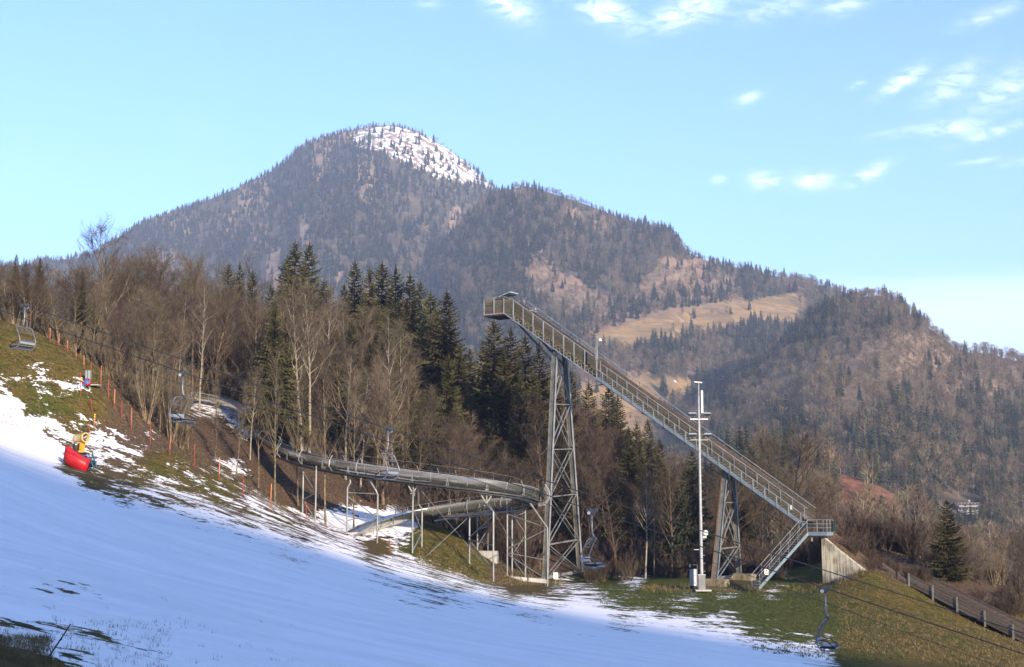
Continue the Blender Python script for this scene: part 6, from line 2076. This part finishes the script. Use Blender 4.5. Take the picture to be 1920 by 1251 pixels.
thicket('undergrowth', 'red-brown twigs of the brush below the in-run', red, [br2[1], br2[3]], 22)

# ------------------------------------------------------------------ grass blades, stalks
GRASSM = mat('dry_grass_blades', (.10, .075, .03), .95, 0, .3, 2, c2=(.22, .16, .075))
GRASSG = mat('green_grass_blades', (.035, .05, .014), .95, 0, .3, 2, c2=(.085, .10, .035))
def blades(name, label, boxes, m, seed, snow_ok=False):
    """boxes: (px range, py range, distance range, number of tufts, height, blade width); tufts stand on the ground, spread evenly over its area"""
    rs = np.random.RandomState(seed)
    V_, F_ = [], []
    nv = 0
    for (a, b, c, d, y0, y1, n, h, w) in boxes:
        gotP = np.zeros((0, 3))
        tries = 0
        while len(gotP) < n and tries < 40:
            tries += 1
            Y = rs.uniform(y0, y1, 3000)
            X = (rs.uniform(a, b, 3000) - 960) / F * Y
            Z = HA(X, Y)
            px, py = PXA(X, Y, Z)
            k = (px > a) & (px < b) & (py > c) & (py < d)
            gotP = np.concatenate([gotP, np.stack([X, Y, Z], 1)[k]])
        gotP = gotP[:n]
        nb = 5
        P = np.repeat(gotP, nb, 0)
        m_ = len(P)
        hh = h * rs.uniform(.4, 1.2, m_)
        P = P + np.stack([rs.normal(0, .35, m_) * h, rs.normal(0, .35, m_) * h, np.full(m_, -.02)], 1)
        an = rs.uniform(0, 6.28, m_)
        s_ = np.stack([np.cos(an), np.sin(an), np.zeros(m_)], 1) * w
        t_ = np.stack([rs.normal(0, .4, m_) * hh, rs.normal(0, .4, m_) * hh, hh], 1)
        vv = np.stack([P - s_, P + s_, P + t_], 1).reshape(-1, 3)
        V_.append(vv)
        F_.append(np.arange(len(vv)).reshape(-1, 3) + nv)
        nv += len(vv)
    mb = MB(); mb.v = [tuple(x) for x in np.concatenate(V_)]; mb.f = [tuple(int(q) for q in x) for x in np.concatenate(F_)]
    o = mb.build(name, m)
    return tag(o, label, kind='stuff')
blades('dry_grass', 'tufts of dry grass and stalks', [(-40, 110, 1195, 1300, 11, 18, 1500, .10, .004), (0, 330, 1165, 1260, 12, 26, 260, .08, .004), (1200, 1540, 1097, 1112, 112, 122, 260, .36, .018), (1560, 1980, 1070, 1260, 80, 122, 2600, .20, .022), (780, 1060, 1020, 1098, 110, 130, 1300, .2, .022), (0, 300, 610, 800, 104, 130, 1500, .18, .02), (230, 560, 740, 960, 112, 132, 900, .16, .02), (1560, 1640, 1072, 1100, 117, 122, 160, .4, .02)], GRASSM, 31)
blades('green_grass', 'green grass on the flat by the mast', [(1120, 1560, 1096, 1150, 98, 126, 2400, .15, .022), (1400, 1700, 1120, 1240, 70, 112, 1600, .15, .022)], GRASSG, 32)
blades('weed_stalks', 'small dark weed stalks poking through the snow', [(60, 560, 1110, 1260, 14, 34, 46, .09, .003), (150, 420, 1150, 1255, 14, 26, 24, .12, .003), (0, 200, 1060, 1150, 22, 36, 8, .07, .003)], BARKD, 33)
# ------------------------------------------------------------------ haze
hz = MB().box((0, 4050, 430), (14000, 10100, 960))
hzm = bpy.data.materials.new('haze_air')
hzm.use_nodes = True
ht = hzm.node_tree
ht.nodes.clear()
pv = N(ht, 'ShaderNodeVolumePrincipled')
pv.inputs['Color'].default_value = (.66, .77, .96, 1)
pv.inputs['Density'].default_value = HAZE_DENSITY
pv.inputs['Anisotropy'].default_value = 0.0
ho = N(ht, 'ShaderNodeOutputMaterial')
L(ht, pv.outputs[0], ho.inputs['Volume'])
hzo = hz.build('haze', hzm)
tag(hzo, 'thin blue haze in the valley air', kind='stuff')
